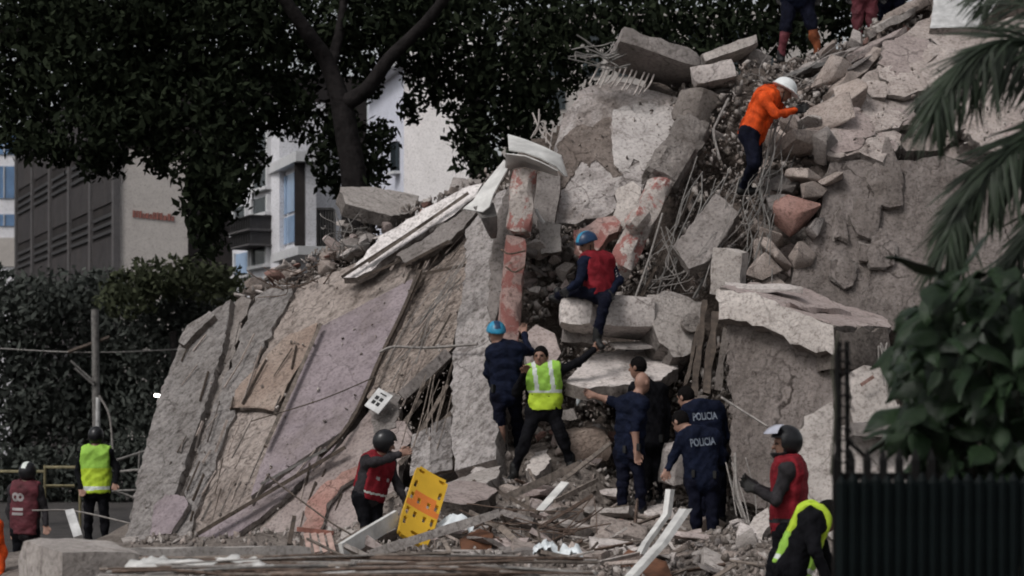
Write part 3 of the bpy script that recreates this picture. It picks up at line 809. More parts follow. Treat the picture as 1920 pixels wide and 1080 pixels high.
for k in range(9):
    for j in range(3):
        x0 = 960 + k * 66; y0 = 45 + j * 62
        wallbox('window', bf, (xof(x0, Y), Y), (xof(x0 + 34, Y), Y), zof(y0 + 36, Y), zof(y0, Y), .1, M['glass_dark'], .04)

# ------------------------------------------------------------------ street furniture on the left
up = empty('utility_pole', P(180, 771 + 2 * F / 40, 40), 'grey utility pole with braced crossarm behind the high visibility rescuer', 'utility pole')
tube('pole', None, None, [P(182, 771 + 2 * F / 40, 40), P(178, 580, 40)], .075, M['steel'], parent=up, sides=10)
tube('crossarm', None, None, [P(128, 660, 39.9), P(205, 632, 40.1)], .04, M['wood_dark'], parent=up)
tube('brace', None, None, [P(132, 676, 39.8), P(176, 716, 39.9)], .028, M['steel'], parent=up)
tube('brace', None, None, [P(140, 690, 39.8), P(176, 722, 39.9)], .028, M['steel'], parent=up)
tube('conduit', None, None, [P(184, 745, 39.85), P(183, 822, 39.85)], .045, M['white_paint'], parent=up, sides=8)
tube('hanging_cable', 'pale cable hanging from the utility pole', 'cable', [P(186, 742, 39.7), P(205, 780, 39.6), P(212, 850, 39.5)], .022, M['wire'])
tube('overhead_cable', 'thin cable strung across the dark trees on the left', 'cable', [P(-30, 652, 41), P(180, 661, 40), P(420, 650, 42)], .016, M['steel'])
lm = empty('street_lamp', P(297, 771 + 2 * F / 43, 43), 'small lit street lamp at the edge of the leaning slabs', 'street lamp')
tube('pole', None, None, [P(330, 771 + 2 * F / 43, 43), P(328, 742, 43), P(300, 738, 43)], .05, M['fence_post'], parent=lm, sides=8)
block('lamp_head', None, None, P(296, 742, 43), (.16, .12, .07), (0, 10, 0), M['lamp_glow'], chip=.01, parent=lm)

def barrier(label, segs, Y, r=.025, mat='yellow_rail'):
    p0 = P(*segs[0][0], Y); b = empty('street_barrier', (p0.x, p0.y, 0), label, 'barrier', 'street barriers on the left')
    for (a, c) in segs:
        o = tube('rail', None, None, [P(*a, Y), P(*c, Y)], r, M[mat], parent=b, sides=6)
barrier('yellow pipe barrier left of the high visibility rescuer', [((82, 876), (150, 876)), ((84, 872), (84, 960)), ((84, 911), (140, 911)), ((-20, 884), (82, 884)), ((150, 876), (150, 1015)), ((-20, 884), (-20, 1020))], 31)
barrier('pale pipe barrier between the high visibility rescuer and the slabs', [((205, 915), (262, 938)), ((225, 884), (270, 880)), ((214, 864), (275, 845)), ((205, 921), (262, 919)), ((262, 845), (255, 1015))], 30.2, .02, 'steel')
tube('tape_line', 'thin pale line stretched low behind the foreground block', 'line', [P(60, 957, 26), P(140, 958, 26), P(260, 985, 25)], .012, M['wire'])
# ------------------------------------------------------------------ the wreck: depth of its face, and the debris core behind the slabs
PLN = Plane3(P(235, 1010, 24.5), P(850, 880, 23.3), P(450, 540, 27.3))
DC = [(1000, 450, 24.7), (1060, 300, 26.6), (1200, 200, 26.8), (1250, 130, 27.2), (1150, 450, 25.0), (1200, 600, 24.4), (1120, 690, 24.2), (1200, 760, 24.0), (1100, 850, 23.4), (1000, 600, 24.4), (1000, 760, 23.9), (930, 900, 23.4),
      (950, 980, 22.3), (1300, 400, 25.0), (1350, 300, 25.4), (1400, 220, 25.4), (1400, 450, 24.4), (1500, 350, 24.6), (1500, 200, 25.3), (1500, 110, 26.8), (1600, 60, 27.2), (1700, 20, 27.6), (1650, 300, 24.6), (1650, 500, 23.9),
      (1800, 200, 26.0), (1900, 350, 25.4), (1900, 600, 24.2), (1420, 600, 23.0), (1400, 800, 22.4), (1550, 900, 21.8), (1700, 800, 21.6), (1300, 760, 23.4), (1300, 950, 22.6), (1200, 1000, 22.4), (800, 1000, 23.0), (1850, 0, 27.8), (1900, 900, 21.6), (1330, 560, 24.2), (1330, 640, 23.8)]
for px in range(240, 960, 90):
    for py in range(300, 1060, 90):
        q = PLN.at(px, py, -.45)
        if 20 < q.y < 32: DC.append((px, py, q.y))
SIL = [(240, 1020), (265, 900), (310, 745), (345, 650), (400, 585), (450, 552), (520, 520), (600, 490), (640, 470), (700, 440), (800, 385), (880, 345), (950, 300), (985, 262), (1040, 232), (1075, 185), (1130, 155), (1250, 150), (1300, 150), (1400, 125), (1470, 115), (1560, 90), (1640, 50), (1700, 10), (1740, -30), (2060, -30), (2060, 960), (1700, 960), (1560, 1010), (1300, 1030), (900, 1030)]
def DY(px, py): return idw(DC, px, py, 3.0)
step = 12; cols = list(range(228, 2076, step)); rows = list(range(-40, 1045, step))
vid = {}; cv = []; cf = []
for r_, py in enumerate(rows):
    for c_, px in enumerate(cols):
        if in_poly(px, py, SIL):
            q = P(px, py, DY(px, py))
            d = .16 * noise.noise(q * 1.3) + .10 * noise.noise(q * 3.7) + .05 * noise.noise(q * 9)
            vid[r_, c_] = len(cv); cv.append(P(px, py, q.y + .12 + d))
nf = len(cv)
from collections import Counter
ec = Counter(); fr = []
for (r_, c_) in vid:
    if all(k in vid for k in ((r_ + 1, c_), (r_, c_ + 1), (r_ + 1, c_ + 1))):
        fr.append((vid[r_, c_], vid[r_ + 1, c_], vid[r_ + 1, c_ + 1], vid[r_, c_ + 1]))
cv += [v + Vector((0, 2.6, -.25)) for v in cv]
for f in fr:
    cf.append(f); cf.append(tuple(nf + i for i in f[::-1]))
    for i in range(4): ec[(f[i], f[(i + 1) % 4])] += 1
for (a, b) in list(ec):
    if (b, a) not in ec: cf.append((b, a, nf + a, nf + b))
tag(link('rubble_mound', mesh_np('rubble_mound', cv, cf, M['rubble'], sharp=None)), kind='structure')

def L(off, *pp): return [PLN.at(x, y, off) for x, y in pp]

# ---- left: the leaning facade, slab by slab
slab('concrete_slab', 'leftmost leaning concrete slab, tall and pale, edge of the wreck', 'slab', L(.10, (233, 1020), (258, 890), (298, 745), (336, 645), (368, 602), (432, 560), (420, 640), (392, 735), (352, 850), (325, 940), (312, 1020)), .24, M['conc_left'], M['agg'], rough=.02)
slab('wall_coping', 'narrow dark edged coping strip on the upper left corner of the wreck', 'coping', L(.2, (334, 640), (350, 610), (392, 582), (402, 590), (372, 618), (344, 646)), .12, M['conc_left'], M['agg_dark'], rough=.01)
slab('broken_concrete_strip', 'rough gritty strip of broken concrete between the two left slabs', 'slab', L(-.02, (420, 600), (452, 552), (470, 560), (440, 660), (405, 770), (370, 870), (330, 990), (312, 1000), (345, 880), (385, 740)), .2, M['agg'], M['agg_dark'], rough=.05, relief=.06, grid=.08)
slab('concrete_slab', 'second leaning slab from the left, pale with a jagged right edge', 'slab', L(.06, (330, 1000), (352, 905), (398, 770), (452, 620), (478, 556), (520, 535), (552, 528), (530, 585), (486, 660), (450, 745), (410, 850), (372, 950), (350, 1012)), .22, M['conc_left'], M['agg'], rough=.035)
slab('wall_slab', 'broad beige leaning wall slab in the middle of the facade', 'slab', L(0, (352, 1012), (408, 865), (452, 748), (530, 590), (556, 540), (620, 512), (700, 480), (790, 430), (880, 396), (840, 470), (790, 520), (720, 650), (640, 820), (520, 1000)), .22, M['plaster_beige'], M['agg'], rough=.02)
slab('plaster_sheet', 'rubbly brown plaster patch broken off on the beige wall', 'plaster', L(.09, (430, 766), (452, 715), (500, 665), (545, 625), (596, 606), (590, 640), (560, 690), (535, 735), (512, 770), (470, 764)), .08, M['plaster_rubbly'], M['agg_dark'], rough=.04, relief=.03, grid=.07)
slab('painted_panel', 'large mauve painted wall panel leaning on the beige slab', 'panel', L(.10, (600, 612), (640, 592), (700, 560), (785, 516), (772, 556), (742, 618), (704, 690), (668, 765), (640, 808), (560, 862), (470, 930), (482, 890), (506, 828), (552, 728)), .10, M['plaster_mauve'], M['conc'], rough=.008, relief=.004)
slab('painted_panel', 'lower mauve panel piece below the dark diagonal rail', 'panel', L(.10, (472, 938), (560, 872), (640, 818), (610, 862), (560, 905), (500, 960), (430, 1012), (352, 1015), (400, 985)), .08, M['plaster_mauve'], M['conc'], rough=.015, relief=.006)
slab('painted_panel', 'small dusky mauve panel at the foot of the left slabs', 'panel', L(.16, (288, 950), (310, 925), (345, 930), (352, 948), (320, 1000), (282, 1005)), .08, M['plaster_mauve'], M['conc'], rough=.02)
beam('wooden_batten', 'thin brown batten along the left edge of the mauve panel', 'batten', PLN.at(601, 608, .2), PLN.at(497, 838, .2), .05, .06, M['wood'], chip=.005, sp=.3)
beam('steel_rail', 'long dark diagonal rail across the foot of the mauve panel', 'rail', PLN.at(342, 1018, .24), PLN.at(648, 838, .26), .05, .07, M['wood_dark'], chip=.004, sp=.4)
beam('steel_rail', 'short pale rail lying against the long dark diagonal rail', 'rail', PLN.at(488, 908, .3), PLN.at(612, 842, .32), .035, .05, M['steel'], chip=.004, sp=.4)
tube('bent_strip', 'dark bent strip along the right edge of the mauve panel', 'strip', [PLN.at(788, 508, .22), PLN.at(752, 590, .2), PLN.at(716, 664, .2), PLN.at(672, 765, .22), PLN.at(640, 815, .26), PLN.at(600, 855, .26)], .032, M['wood_dark'])
slab('lath_slab', 'brown streaked lath panel to the right of the mauve panel', 'panel', L(.03, (790, 518), (850, 470), (905, 418), (888, 480), (868, 545), (848, 650), (795, 712), (752, 745), (700, 760), (686, 742), (726, 660), (760, 590)), .16, M['lath'], M['agg_dark'], rough=.04, relief=.03, grid=.09)
slab('plaster_slab', 'pinkish plaster panel at the foot of the facade behind the red vested rescuer', 'panel', L(.12, (640, 832), (690, 772), (760, 790), (772, 812), (748, 870), (742, 960), (700, 1012), (520, 1018), (470, 1012), (545, 940), (600, 872)), .14, M['plaster_pink'], M['agg'], rough=.04)
slab('plaster_slab', 'small grey plaster piece under the white marker card', 'panel', L(.14, (690, 770), (720, 735), (752, 742), (742, 800), (700, 812)), .1, M['conc'], M['agg'], rough=.03)
slab('red_strip', 'curved red painted strip at the foot of the facade', 'strip', L(.2, (568, 995), (572, 950), (600, 912), (640, 885), (672, 872), (676, 890), (640, 912), (612, 945), (598, 995)), .06, M['red_strip'], M['agg'], rough=.03)
slab('wall_strip', 'upright grey concrete wall strip beside the climber in the blue helmet', 'wall', L(.45, (872, 430), (902, 392), (958, 345), (962, 400), (946, 520), (930, 640), (934, 760), (930, 862), (852, 882), (846, 800), (848, 700), (856, 600), (872, 520)), .35, M['conc_streak_v'], M['agg'], rough=.03, relief=.015)
slab('concrete_slab', 'upper whitish slab lying along the ridge of the facade', 'slab', L(.22, (640, 520), (690, 468), (712, 440), (762, 410), (850, 364), (905, 342), (892, 368), (850, 402), (776, 446), (712, 492), (668, 520)), .12, M['plaster_white'], M['agg'], rough=.045, relief=.02)
slab('concrete_slab', 'thin grey slab under the ridge with broken dark lower edge', 'slab', L(.22, (742, 478), (800, 442), (872, 392), (893, 396), (868, 428), (812, 470), (770, 490)), .08, M['conc'], M['agg_dark'], rough=.03)
for k, (a, b, lb) in enumerate([((640, 520), (812, 408), 'longest dark batten on the upper facade'), ((670, 524), (752, 488), 'short dark batten low on the upper facade'), ((752, 500), (842, 452), 'dark batten beside the thin grey ridge slab'), ((690, 492), (878, 362), 'pale batten along the ridge slab'), ((790, 514), (880, 496), 'batten at the top corner of the mauve panel')]):
    beam('wooden_batten', lb, 'batten', PLN.at(*a, .3), PLN.at(*b, .32), .045, .05, M['wood_dark'] if k != 3 else M['wood'], chip=.006, sp=.4, group='battens on the upper facade')
slab('roof_slab', 'flat grey roof slab projecting at the ridge below the tree trunk', 'slab', [(638, 350, 27.6), (700, 350, 28.4), (786, 366, 28.6), (776, 398, 27.8), (735, 404, 27.4), (648, 380, 27.2)], .2, M['conc_light'], M['agg'], rough=.02)
slab('roof_slab', 'small slab at the ridge right of the projecting roof slab', 'slab', [(838, 362, 27.6), (850, 332, 27.9), (902, 336, 27.9), (896, 362, 27.5)], .14, M['conc'], M['agg'], rough=.02)
# the dark cavity: slats and beams inside it
beam('fallen_plank', 'grey plank over the dark cavity in the facade', 'plank', PLN.at(752, 744, .35), PLN.at(842, 660, .35), .14, .05, M['conc'], chip=.01)
for k, (a, b, w) in enumerate([((766, 850), (838, 722), .05), ((748, 870), (850, 770), .06), ((760, 800), (800, 706), .035), ((800, 860), (846, 690), .04), ((742, 812), (790, 750), .05)]):
    beam('fallen_plank', 'thin plank wedged in the dark cavity of the facade', 'plank', PLN.at(*a, .2 - .05 * k), PLN.at(*b, .1), w, .03, M['wood'], chip=.004, sp=.4, group='planks in the facade cavity')
for k, (x0, x1, y0, y1) in enumerate([(772, 806, 800, 884), (808, 846, 780, 880)]):
    slab('grey_board', ('left', 'right')[k] + ' of two upright grey boards at the foot of the wall strip', 'board', L(.3, (x0, y0 + 14), (x1, y0), (x1 + 2, y1), (x0 - 4, y1 + 8)), .05, M['conc_streak_v'], M['wood_dark'], rough=.01)
# marker card
mc = empty('marker_card', PLN.at(708, 750, .33), 'white card with four black squares lying on the facade', 'card')
nrm = PLN.n; cardp = [PLN.at(x, y, .33) for x, y in ((710, 727), (737, 742), (709, 776), (683, 760))]
slab('board', None, None, cardp, .012, M['white_paint'], rough=.001, relief=0, chip=0, grid=1, parent=mc)
def card(u, v, w, h):
    a, b, c, d = cardp
    def q(s, t): return a.lerp(b, s).lerp(d.lerp(c, s), t)
    ps = [q(u - w, v - h), q(u + w, v - h), q(u + w, v + h), q(u - w, v + h)]
    slab('print_mark', None, None, [p + nrm * .006 for p in ps], .004, M['black'], rough=.0005, relief=0, chip=0, grid=1, parent=mc)
for u in (.32, .62):
    for v in (.42, .66): card(u, v, .10, .085)
card(.52, .17, .2, .03)

# ---- centre
beam('painted_pillar', 'upper piece of the broken pillar with red paint under the white metal', 'pillar', P(984, 322, 24.0), P(972, 442, 23.9), .30, .3, M['red_paint'], chip=.05, sp=.08, relief=.02)
beam('painted_pillar', 'lower red plastered piece of the broken pillar behind the cyan helmet', 'pillar', P(968, 446, 23.95), P(952, 645, 23.7), .26, .28, M['red_plaster'], chip=.04, sp=.08, relief=.02)
slab('concrete_slab', 'narrow grey slab left of the painted pillar', 'slab', [(922, 420, 24.3), (958, 342, 24.6), (958, 440, 24.3), (940, 560, 24.0), (922, 640, 23.9), (915, 560, 24.1)], .2, M['conc'], M['agg'], rough=.03)
def strip(rowsA, rowsB, n=4): return [[a.lerp(b, k / n) for k in range(n + 1)] for a, b in zip(rowsA, rowsB)]
sheet('sheet_metal', 'white bent metal flashing capping the painted pillar', 'metal sheet', strip([P(952, 252, 24.3), P(985, 262, 24.2), P(1020, 276, 24.1), P(1052, 292, 24.0), P(1064, 332, 23.9)], [P(954, 282, 23.8), P(984, 286, 23.7), P(1012, 296, 23.65), P(1042, 312, 23.6), P(1058, 330, 23.7)]), .015, M['white_metal'])
sheet('sheet_metal', 'dented lower rim of the white flashing above the pillar', 'metal sheet', strip([P(950, 288, 23.75), P(985, 292, 23.65), P(1015, 304, 23.6), P(1046, 320, 23.6)], [P(946, 318, 24.1), P(982, 312, 24.1), P(1014, 320, 24.1), P(1046, 330, 24.0)]), .012, M['white_metal'])
sheet('sheet_metal', 'white curled metal strip left of the painted pillar', 'metal sheet', strip([P(946, 300, 24.2), P(925, 325, 24.2), P(905, 350, 24.1), P(888, 376, 24.0), P(868, 392, 23.9)], [P(952, 318, 24.0), P(936, 345, 23.9), P(925, 366, 23.8), P(918, 388, 23.7), P(905, 398, 23.7)]), .015, M['white_metal'])
sheet('sheet_metal', 'grey crumpled metal sheet hanging beside the pillar top', 'metal sheet', strip([P(888, 388, 23.8), P(902, 410, 23.7), P(915, 438, 23.8), P(922, 448, 23.9)], [P(925, 380, 24.0), P(932, 405, 23.8), P(932, 432, 23.9), P(930, 446, 24.0)]), .015, M['steel'])
hp = [(1048, 248, 26.2), (1072, 196, 26.5), (1108, 160, 26.7), (1150, 150, 26.8), (1240, 172, 26.7), (1285, 186, 26.5), (1302, 228, 26.3), (1262, 286, 25.9), (1222, 330, 25.6), (1188, 385, 25.3), (1130, 408, 25.2), (1080, 420, 25.1), (1030, 418, 25.1), (1032, 340, 25.6)]
slab('concrete_slab', 'huge pale slab with brown streaked stains leaning at the centre of the wreck', 'slab', hp, .3, M['conc_stain'], M['agg'], rough=.05, relief=.02, seed=5)
_c = sum((P(*p) for p in hp), Vector()) / len(hp); _n = newell([P(*p) for p in hp]); _n = _n if _n.dot(CAMP - _c) > 0 else -_n
HPL = Plane3(_c, _c + _n.orthogonal(), _c + _n.cross(_n.orthogonal()))
for lb, pp in [('pale plaster patch on the right half of the huge stained slab', [(1150, 205), (1200, 192), (1262, 196), (1296, 222), (1262, 282), (1220, 322), (1205, 318), (1190, 290), (1182, 322), (1168, 318), (1150, 312), (1148, 260)])]:
    slab('plaster_sheet', lb, 'plaster', [HPL.at(x, y, .022) for x, y in pp], .05, M['plaster_pale'], M['plaster_pale'], rough=.022, relief=.012, chip=.02)
slab('plaster_sheet', 'brown stained patch on the left half of the huge stained slab', 'plaster', [HPL.at(x, y, .02) for x, y in [(1046, 268), (1068, 246), (1092, 232), (1112, 236), (1132, 220), (1149, 216), (1146, 262), (1150, 306), (1168, 326), (1150, 330), (1132, 312), (1118, 298), (1104, 312), (1092, 300), (1076, 326), (1062, 344), (1044, 380), (1036, 372), (1040, 320)]], .04, M['conc_brown'], M['conc_brown'], rough=.02, relief=.01)
slab('concrete_slab', 'smaller grey slab with a torn left edge below the huge stained slab', 'slab', [(1002, 330, 25.2), (1038, 295, 25.5), (1050, 330, 25.3), (1040, 420, 24.8), (1020, 470, 24.6), (988, 478, 24.6), (992, 400, 24.9)], .2, M['conc'], M['agg'], rough=.04)
slab('concrete_slab', 'rounded grey slab fragment above the blue helmeted climber', 'slab', [(1158, 352, 25.0), (1185, 338, 25.0), (1202, 352, 25.0), (1190, 400, 24.7), (1168, 430, 24.6), (1150, 400, 24.8)], .16, M['conc_light'], M['agg'], rough=.03)
slab('thin_slab', 'flat grey panel with a metal hook beside the painted pillar', 'panel', [(1008, 412, 24.4), (1052, 420, 24.3), (1052, 470, 24.2), (1015, 476, 24.2)], .08, M['conc_smooth'], M['agg'], rough=.015)
block('concrete_slab', 'top slab with torn rebar on its left end lying on the wreck', 'slab', P(1226, 114, 26.6), (1.16, .9, .24), (-14, 17, 8), M['conc'], chip=.05, seed=4)
block('concrete_block', 'white rough block at the top left of the orange jacketed rescuer', 'block', P(1338, 143, 25.6), (.56, .45, .26), (-6, -13, -5), M['white_block'], chip=.03, seed=7)
block('concrete_slab', 'tilted pale slab behind the white rough block', 'slab', P(1366, 102, 26.6), (.82, .5, .16), (-12, -20, 6), M['conc_light'], chip=.04, seed=8)
block('concrete_block', 'wedge of grey concrete left of the standing pair of legs', 'block', P(1412, 112, 26.8), (.34, .4, .3), (10, 28, 20), M['conc'], chip=.06, seed=9)
block('concrete_block', 'dark block left of the orange jacketed rescuer', 'block', P(1300, 202, 25.6), (.4, .5, .5), (5, 20, 25), M['conc_dark'], chip=.06, seed=10)
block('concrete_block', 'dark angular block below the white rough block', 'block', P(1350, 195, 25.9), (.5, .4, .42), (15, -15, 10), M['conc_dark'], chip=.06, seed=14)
beam('concrete_beam', 'leaning beam with crumbling aggregate at its upper end', 'beam', P(1305, 232, 25.3), P(1232, 352, 24.6), .46, .34, M['agg'], chip=.10, sp=.07, relief=.05)
beam('concrete_beam', 'lower leaning beam with red paint behind the seated climber', 'beam', P(1240, 340, 24.5), P(1158, 510, 23.8), .30, .3, M['red_paint'], chip=.05, sp=.08, relief=.02)
block('masonry_lump', 'pale masonry lump stuck on the red painted beam', 'masonry', P(1196, 412, 23.85), (.34, .2, .26), (0, -50, 0), M['red_paint'], chip=.06, seed=17, sp=.07)
slab('brick_panel', 'pinkish red brickwork fragment behind the blue helmet', 'panel', [(1075, 432, 24.3), (1120, 408, 24.5), (1152, 402, 24.5), (1158, 432, 24.3), (1120, 470, 24.1), (1090, 478, 24.1)], .14, M['red_plaster'], M['brick'], rough=.04, relief=.03)
slab('thin_slab', 'smooth grey panel tilted among the hanging rebar', 'panel', [(1262, 462, 23.6), (1342, 362, 24.0), (1352, 368, 24.0), (1386, 398, 23.8), (1330, 488, 23.4), (1292, 502, 23.4)], .16, M['conc'], M['agg'], rough=.012)
block('concrete_block', 'pale broken block under the seated climber', 'block', P(1084, 588, 23.4), (.42, .5, .40), (-12, 3, -8), M['white_block'], chip=.05, seed=21)
block('concrete_block', 'smooth grey block right of the seated climber leg', 'block', P(1174, 596, 23.55), (.60, .6, .40), (-14, 3, 5), M['white_block'], chip=.03, seed=22)
tb = slab('concrete_block', 'big tilted block with a round plug on its face', 'block', [(1212, 552, 23.4), (1246, 544, 23.5), (1322, 566, 23.6), (1318, 632, 23.3), (1296, 662, 23.1), (1262, 668, 23.1), (1236, 640, 23.2)], .5, M['conc_light'], M['agg'], rough=.03)
pl = P(1293, 608, 23.28); tube('round_plug', None, None, [pl, pl + Vector((.015, -.09, .02))], .115, M['agg'], parent=tb, sides=14)
slab('concrete_slab', 'wide pale slab tilted below the seated climber', 'slab', [(1060, 716, 22.75), (1082, 690, 23.2), (1112, 664, 23.7), (1160, 655, 23.85), (1248, 652, 23.9), (1272, 684, 23.3), (1240, 712, 22.85), (1160, 722, 22.65), (1098, 726, 22.6)], .16, M['white_block'], M['conc_dark'], rough=.02)
block('concrete_plate', 'thin plate lying on the wide pale slab', 'plate', P(1185, 648, 23.5), (.48, .4, .05), (10, -2, 8), M['white_block'], chip=.015, seed=25)
block('concrete_block', 'grey slab end under the pale broken block', 'block', P(1090, 634, 23.7), (.5, .4, .2), (-4, 8, 5), M['conc'], chip=.05, seed=26)
slab('plaster_lump', 'pinkish plaster fragment left of the high visibility officer', 'plaster', [(985, 640, 23.6), (1005, 606, 23.8), (1040, 622, 23.7), (1052, 660, 23.5), (1032, 690, 23.3), (990, 690, 23.3)], .2, M['plaster_pink'], M['agg'], rough=.05, relief=.04)
for k, (a, b, w, mt) in enumerate([((1322, 560, 23.0), (1300, 745, 22.6), .10, 'wood_dark'), ((1342, 585, 22.9), (1322, 742, 22.5), .12, 'wood_dark'), ((1362, 612, 22.6), (1345, 735, 22.4), .10, 'conc_dark'), ((1310, 600, 23.2), (1286, 725, 22.8), .07, 'wood_dark')]):
    beam('splintered_post', ('leftmost dark post of the leaning cluster beside the big box', 'thickest dark post of the leaning cluster beside the big box', 'grey post of the leaning cluster nearest the big box', 'thin dark post at the back of the leaning cluster')[k], 'post', P(*a), P(*b), w, w, M[mt], chip=.03, sp=.1, relief=.02, group='leaning posts beside the big box')
block('concrete_block', 'pale upright block between the hanging rebar and the big box', 'block', P(1368, 512, 23.0), (.38, .35, .56), (4, 8, -20), M['conc_light'], chip=.04, seed=31)

# ---- right: cracked slabs and the big box
rw = [(1556, 305, 23.9), (1600, 298, 24.0), (1662, 302, 24.0), (1760, 292, 24.1), (1860, 330, 24.0), (1960, 360, 24.0), (1980, 700, 22.9), (1780, 700, 22.9), (1680, 620, 23.0), (1610, 592, 23.1), (1540, 562, 23.2), (1484, 530, 23.3), (1505, 460, 23.5), (1540, 398, 23.7)]
slab('wall_slab', 'broad grey standing wall on the right behind the palm', 'wall', rw, .4, M['conc_wall'], M['agg'], rough=.05, relief=.045, wavy=.10, grid=.10, seed=9)
slab('concrete_slab', 'cracked sloping slab above the standing wall', 'slab', [(1570, 292, 24.1), (1588, 220, 24.6), (1612, 150, 25.2), (1650, 112, 25.6), (1690, 100, 25.8), (1720, 160, 25.3), (1712, 215, 24.9), (1672, 240, 24.7), (1690, 280, 24.3), (1640, 290, 24.2)], .26, M['slope'], M['agg'], rough=.05, relief=.025)
slab('concrete_slab', 'middle cracked slab on the upper right slope', 'slab', [(1694, 100, 25.9), (1740, 78, 26.2), (1800, 120, 25.9), (1830, 190, 25.4), (1812, 250, 24.9), (1752, 284, 24.5), (1700, 282, 24.4), (1680, 244, 24.7), (1722, 218, 24.9), (1728, 160, 25.4)], .26, M['slope'], M['agg'], rough=.05, relief=.025)
slab('concrete_slab', 'pinkish slab at the right edge behind the palm fronds', 'slab', [(1806, 118, 26.0), (1870, 130, 26.0), (1960, 150, 25.9), (1970, 350, 24.6), (1900, 330, 24.6), (1820, 300, 24.6), (1762, 288, 24.6), (1820, 252, 24.9), (1838, 190, 25.4)], .26, M['slope'], M['agg'], rough=.05, relief=.025)
slab('concrete_slab', 'rough slab near the top of the right slope', 'slab', [(1700, 88, 26.3), (1690, 66, 26.6), (1720, 40, 27.0), (1748, 20, 27.2), (1745, 60, 26.8), (1830, 62, 26.8), (1900, 30, 27.2), (1960, 40, 27.2), (1960, 145, 26.1), (1810, 112, 26.2), (1745, 72, 26.5)], .24, M['slope'], M['agg'], rough=.05, relief=.03)
slab('white_board', 'flat whitish panel at the top right corner of the slope', 'panel', [(1744, 52, 26.6), (1750, 10, 27.0), (1752, -30, 27.4), (1890, -30, 27.4), (1862, 15, 27.0), (1838, 50, 26.6)], .1, M['white_paint'], M['conc_light'], rough=.006, relief=.003)
for k, (a, b, w, mt, lb) in enumerate([((1560, 180, 25.1), (1648, 96, 26.1), .16, 'conc_warm', 'thick broken rim along the cracked slab edge'), ((1500, 132, 26.2), (1610, 92, 26.7), .10, 'conc', 'long thin grey strip on the top slope'), ((1590, 112, 26.3), (1690, 62, 26.9), .12, 'plaster_pink', 'pinkish strip on the top slope'), ((1630, 60, 27.0), (1712, 22, 27.4), .14, 'conc_light', 'pale strip below the maroon trousered person'), ((1468, 148, 25.9), (1560, 112, 26.5), .08, 'steel', 'grey metal strip above the white hard hat'), ((1660, 40, 27.2), (1738, 2, 27.6), .18, 'conc_warm', 'uppermost broken strip on the right slope'), ((1540, 215, 25.0), (1600, 150, 25.4), .13, 'conc', 'slab strip right of the white hard hat')]):
    beam('slab_strip', lb, 'slab', P(*a), P(*b), w, .3, M[mt], chip=.06, sp=.09, relief=.03, group='broken strips on the top slope')
_c = sum((P(*p) for p in rw), Vector()) / len(rw); _n = newell([P(*p) for p in rw]); _n = _n if _n.dot(CAMP - _c) > 0 else -_n
RWL = Plane3(_c, _c + _n.orthogonal(), _c + _n.cross(_n.orthogonal()))
rs = random.Random(12)
for k in range(8):
    px, py = rs.uniform(1540, 1790), rs.uniform(315, 560)
    if px < 1560 + max(0, 0) and py > 520: continue
    w = rs.uniform(14, 46); hh = w * rs.uniform(.8, 1.9); pp = []
    for q in range(8):
        t = q / 8 * 2 * math.pi; rr = rs.uniform(.55, 1.15); pp.append((px + math.cos(t) * w * rr, py + math.sin(t) * hh * rr))
    slab('plaster_flake', ('large' if w > 32 else 'small') + ' plaster flake on the broad standing wall, ' + ('upper' if py < 400 else 'middle' if py < 480 else 'lower') + (' left' if px < 1660 else ' right') + ' part', 'plaster', [RWL.at(x, y, .05) for x, y in pp], .07, M['conc_wall'], M['agg'], rough=.045, relief=.03, chip=.04, group='flakes on the standing wall')
UPL = Plane3(P(1600, 290, 24.05), P(1760, 290, 24.1), P(1720, 100, 25.75))
rs = random.Random(8)
TONE = {'conc_warm': 'brownish', 'plaster_pink': 'pinkish', 'conc_light': 'pale', 'conc': 'grey'}
for k in range(34):
    px = rs.uniform(1590, 1900); py = rs.uniform(85, 280)
    if px < 1570 + (290 - py) * .45: continue
    w = rs.uniform(22, 70); hh = w * rs.uniform(.35, .8); a0 = rs.uniform(-50, 10)
    pp = []
    for q in range(7):
        t = q / 7 * 2 * math.pi; rr = rs.uniform(.7, 1.1); x, y = math.cos(t) * w * rr, math.sin(t) * hh * rr
        pp.append((px + x * math.cos(R(a0)) - y * math.sin(R(a0)), py + x * math.sin(R(a0)) + y * math.cos(R(a0))))
    mt = rs.choice(['conc_warm', 'plaster_pink', 'conc_light', 'conc_warm', 'conc'])
    if py < 100 and px > 1740: continue
    slab('concrete_flake', ('pinkish' if mt == 'plaster_pink' else 'brownish') + (' large' if w > 46 else ' small') + ' flat flake on the cracked right slope, ' + ('upper' if py < 150 else 'middle' if py < 215 else 'lower') + (' left' if px < 1700 else ' right') + ' part', 'slab', [UPL.at(x, y, rs.uniform(.02, .07)) + Vector((0, 0, rs.uniform(-.015, .015))) for x, y in pp], rs.uniform(.06, .12), M['slope' if mt != 'plaster_pink' else mt], M['agg'], rough=.03, relief=.03, chip=.04, group='flakes on the upper right slope')
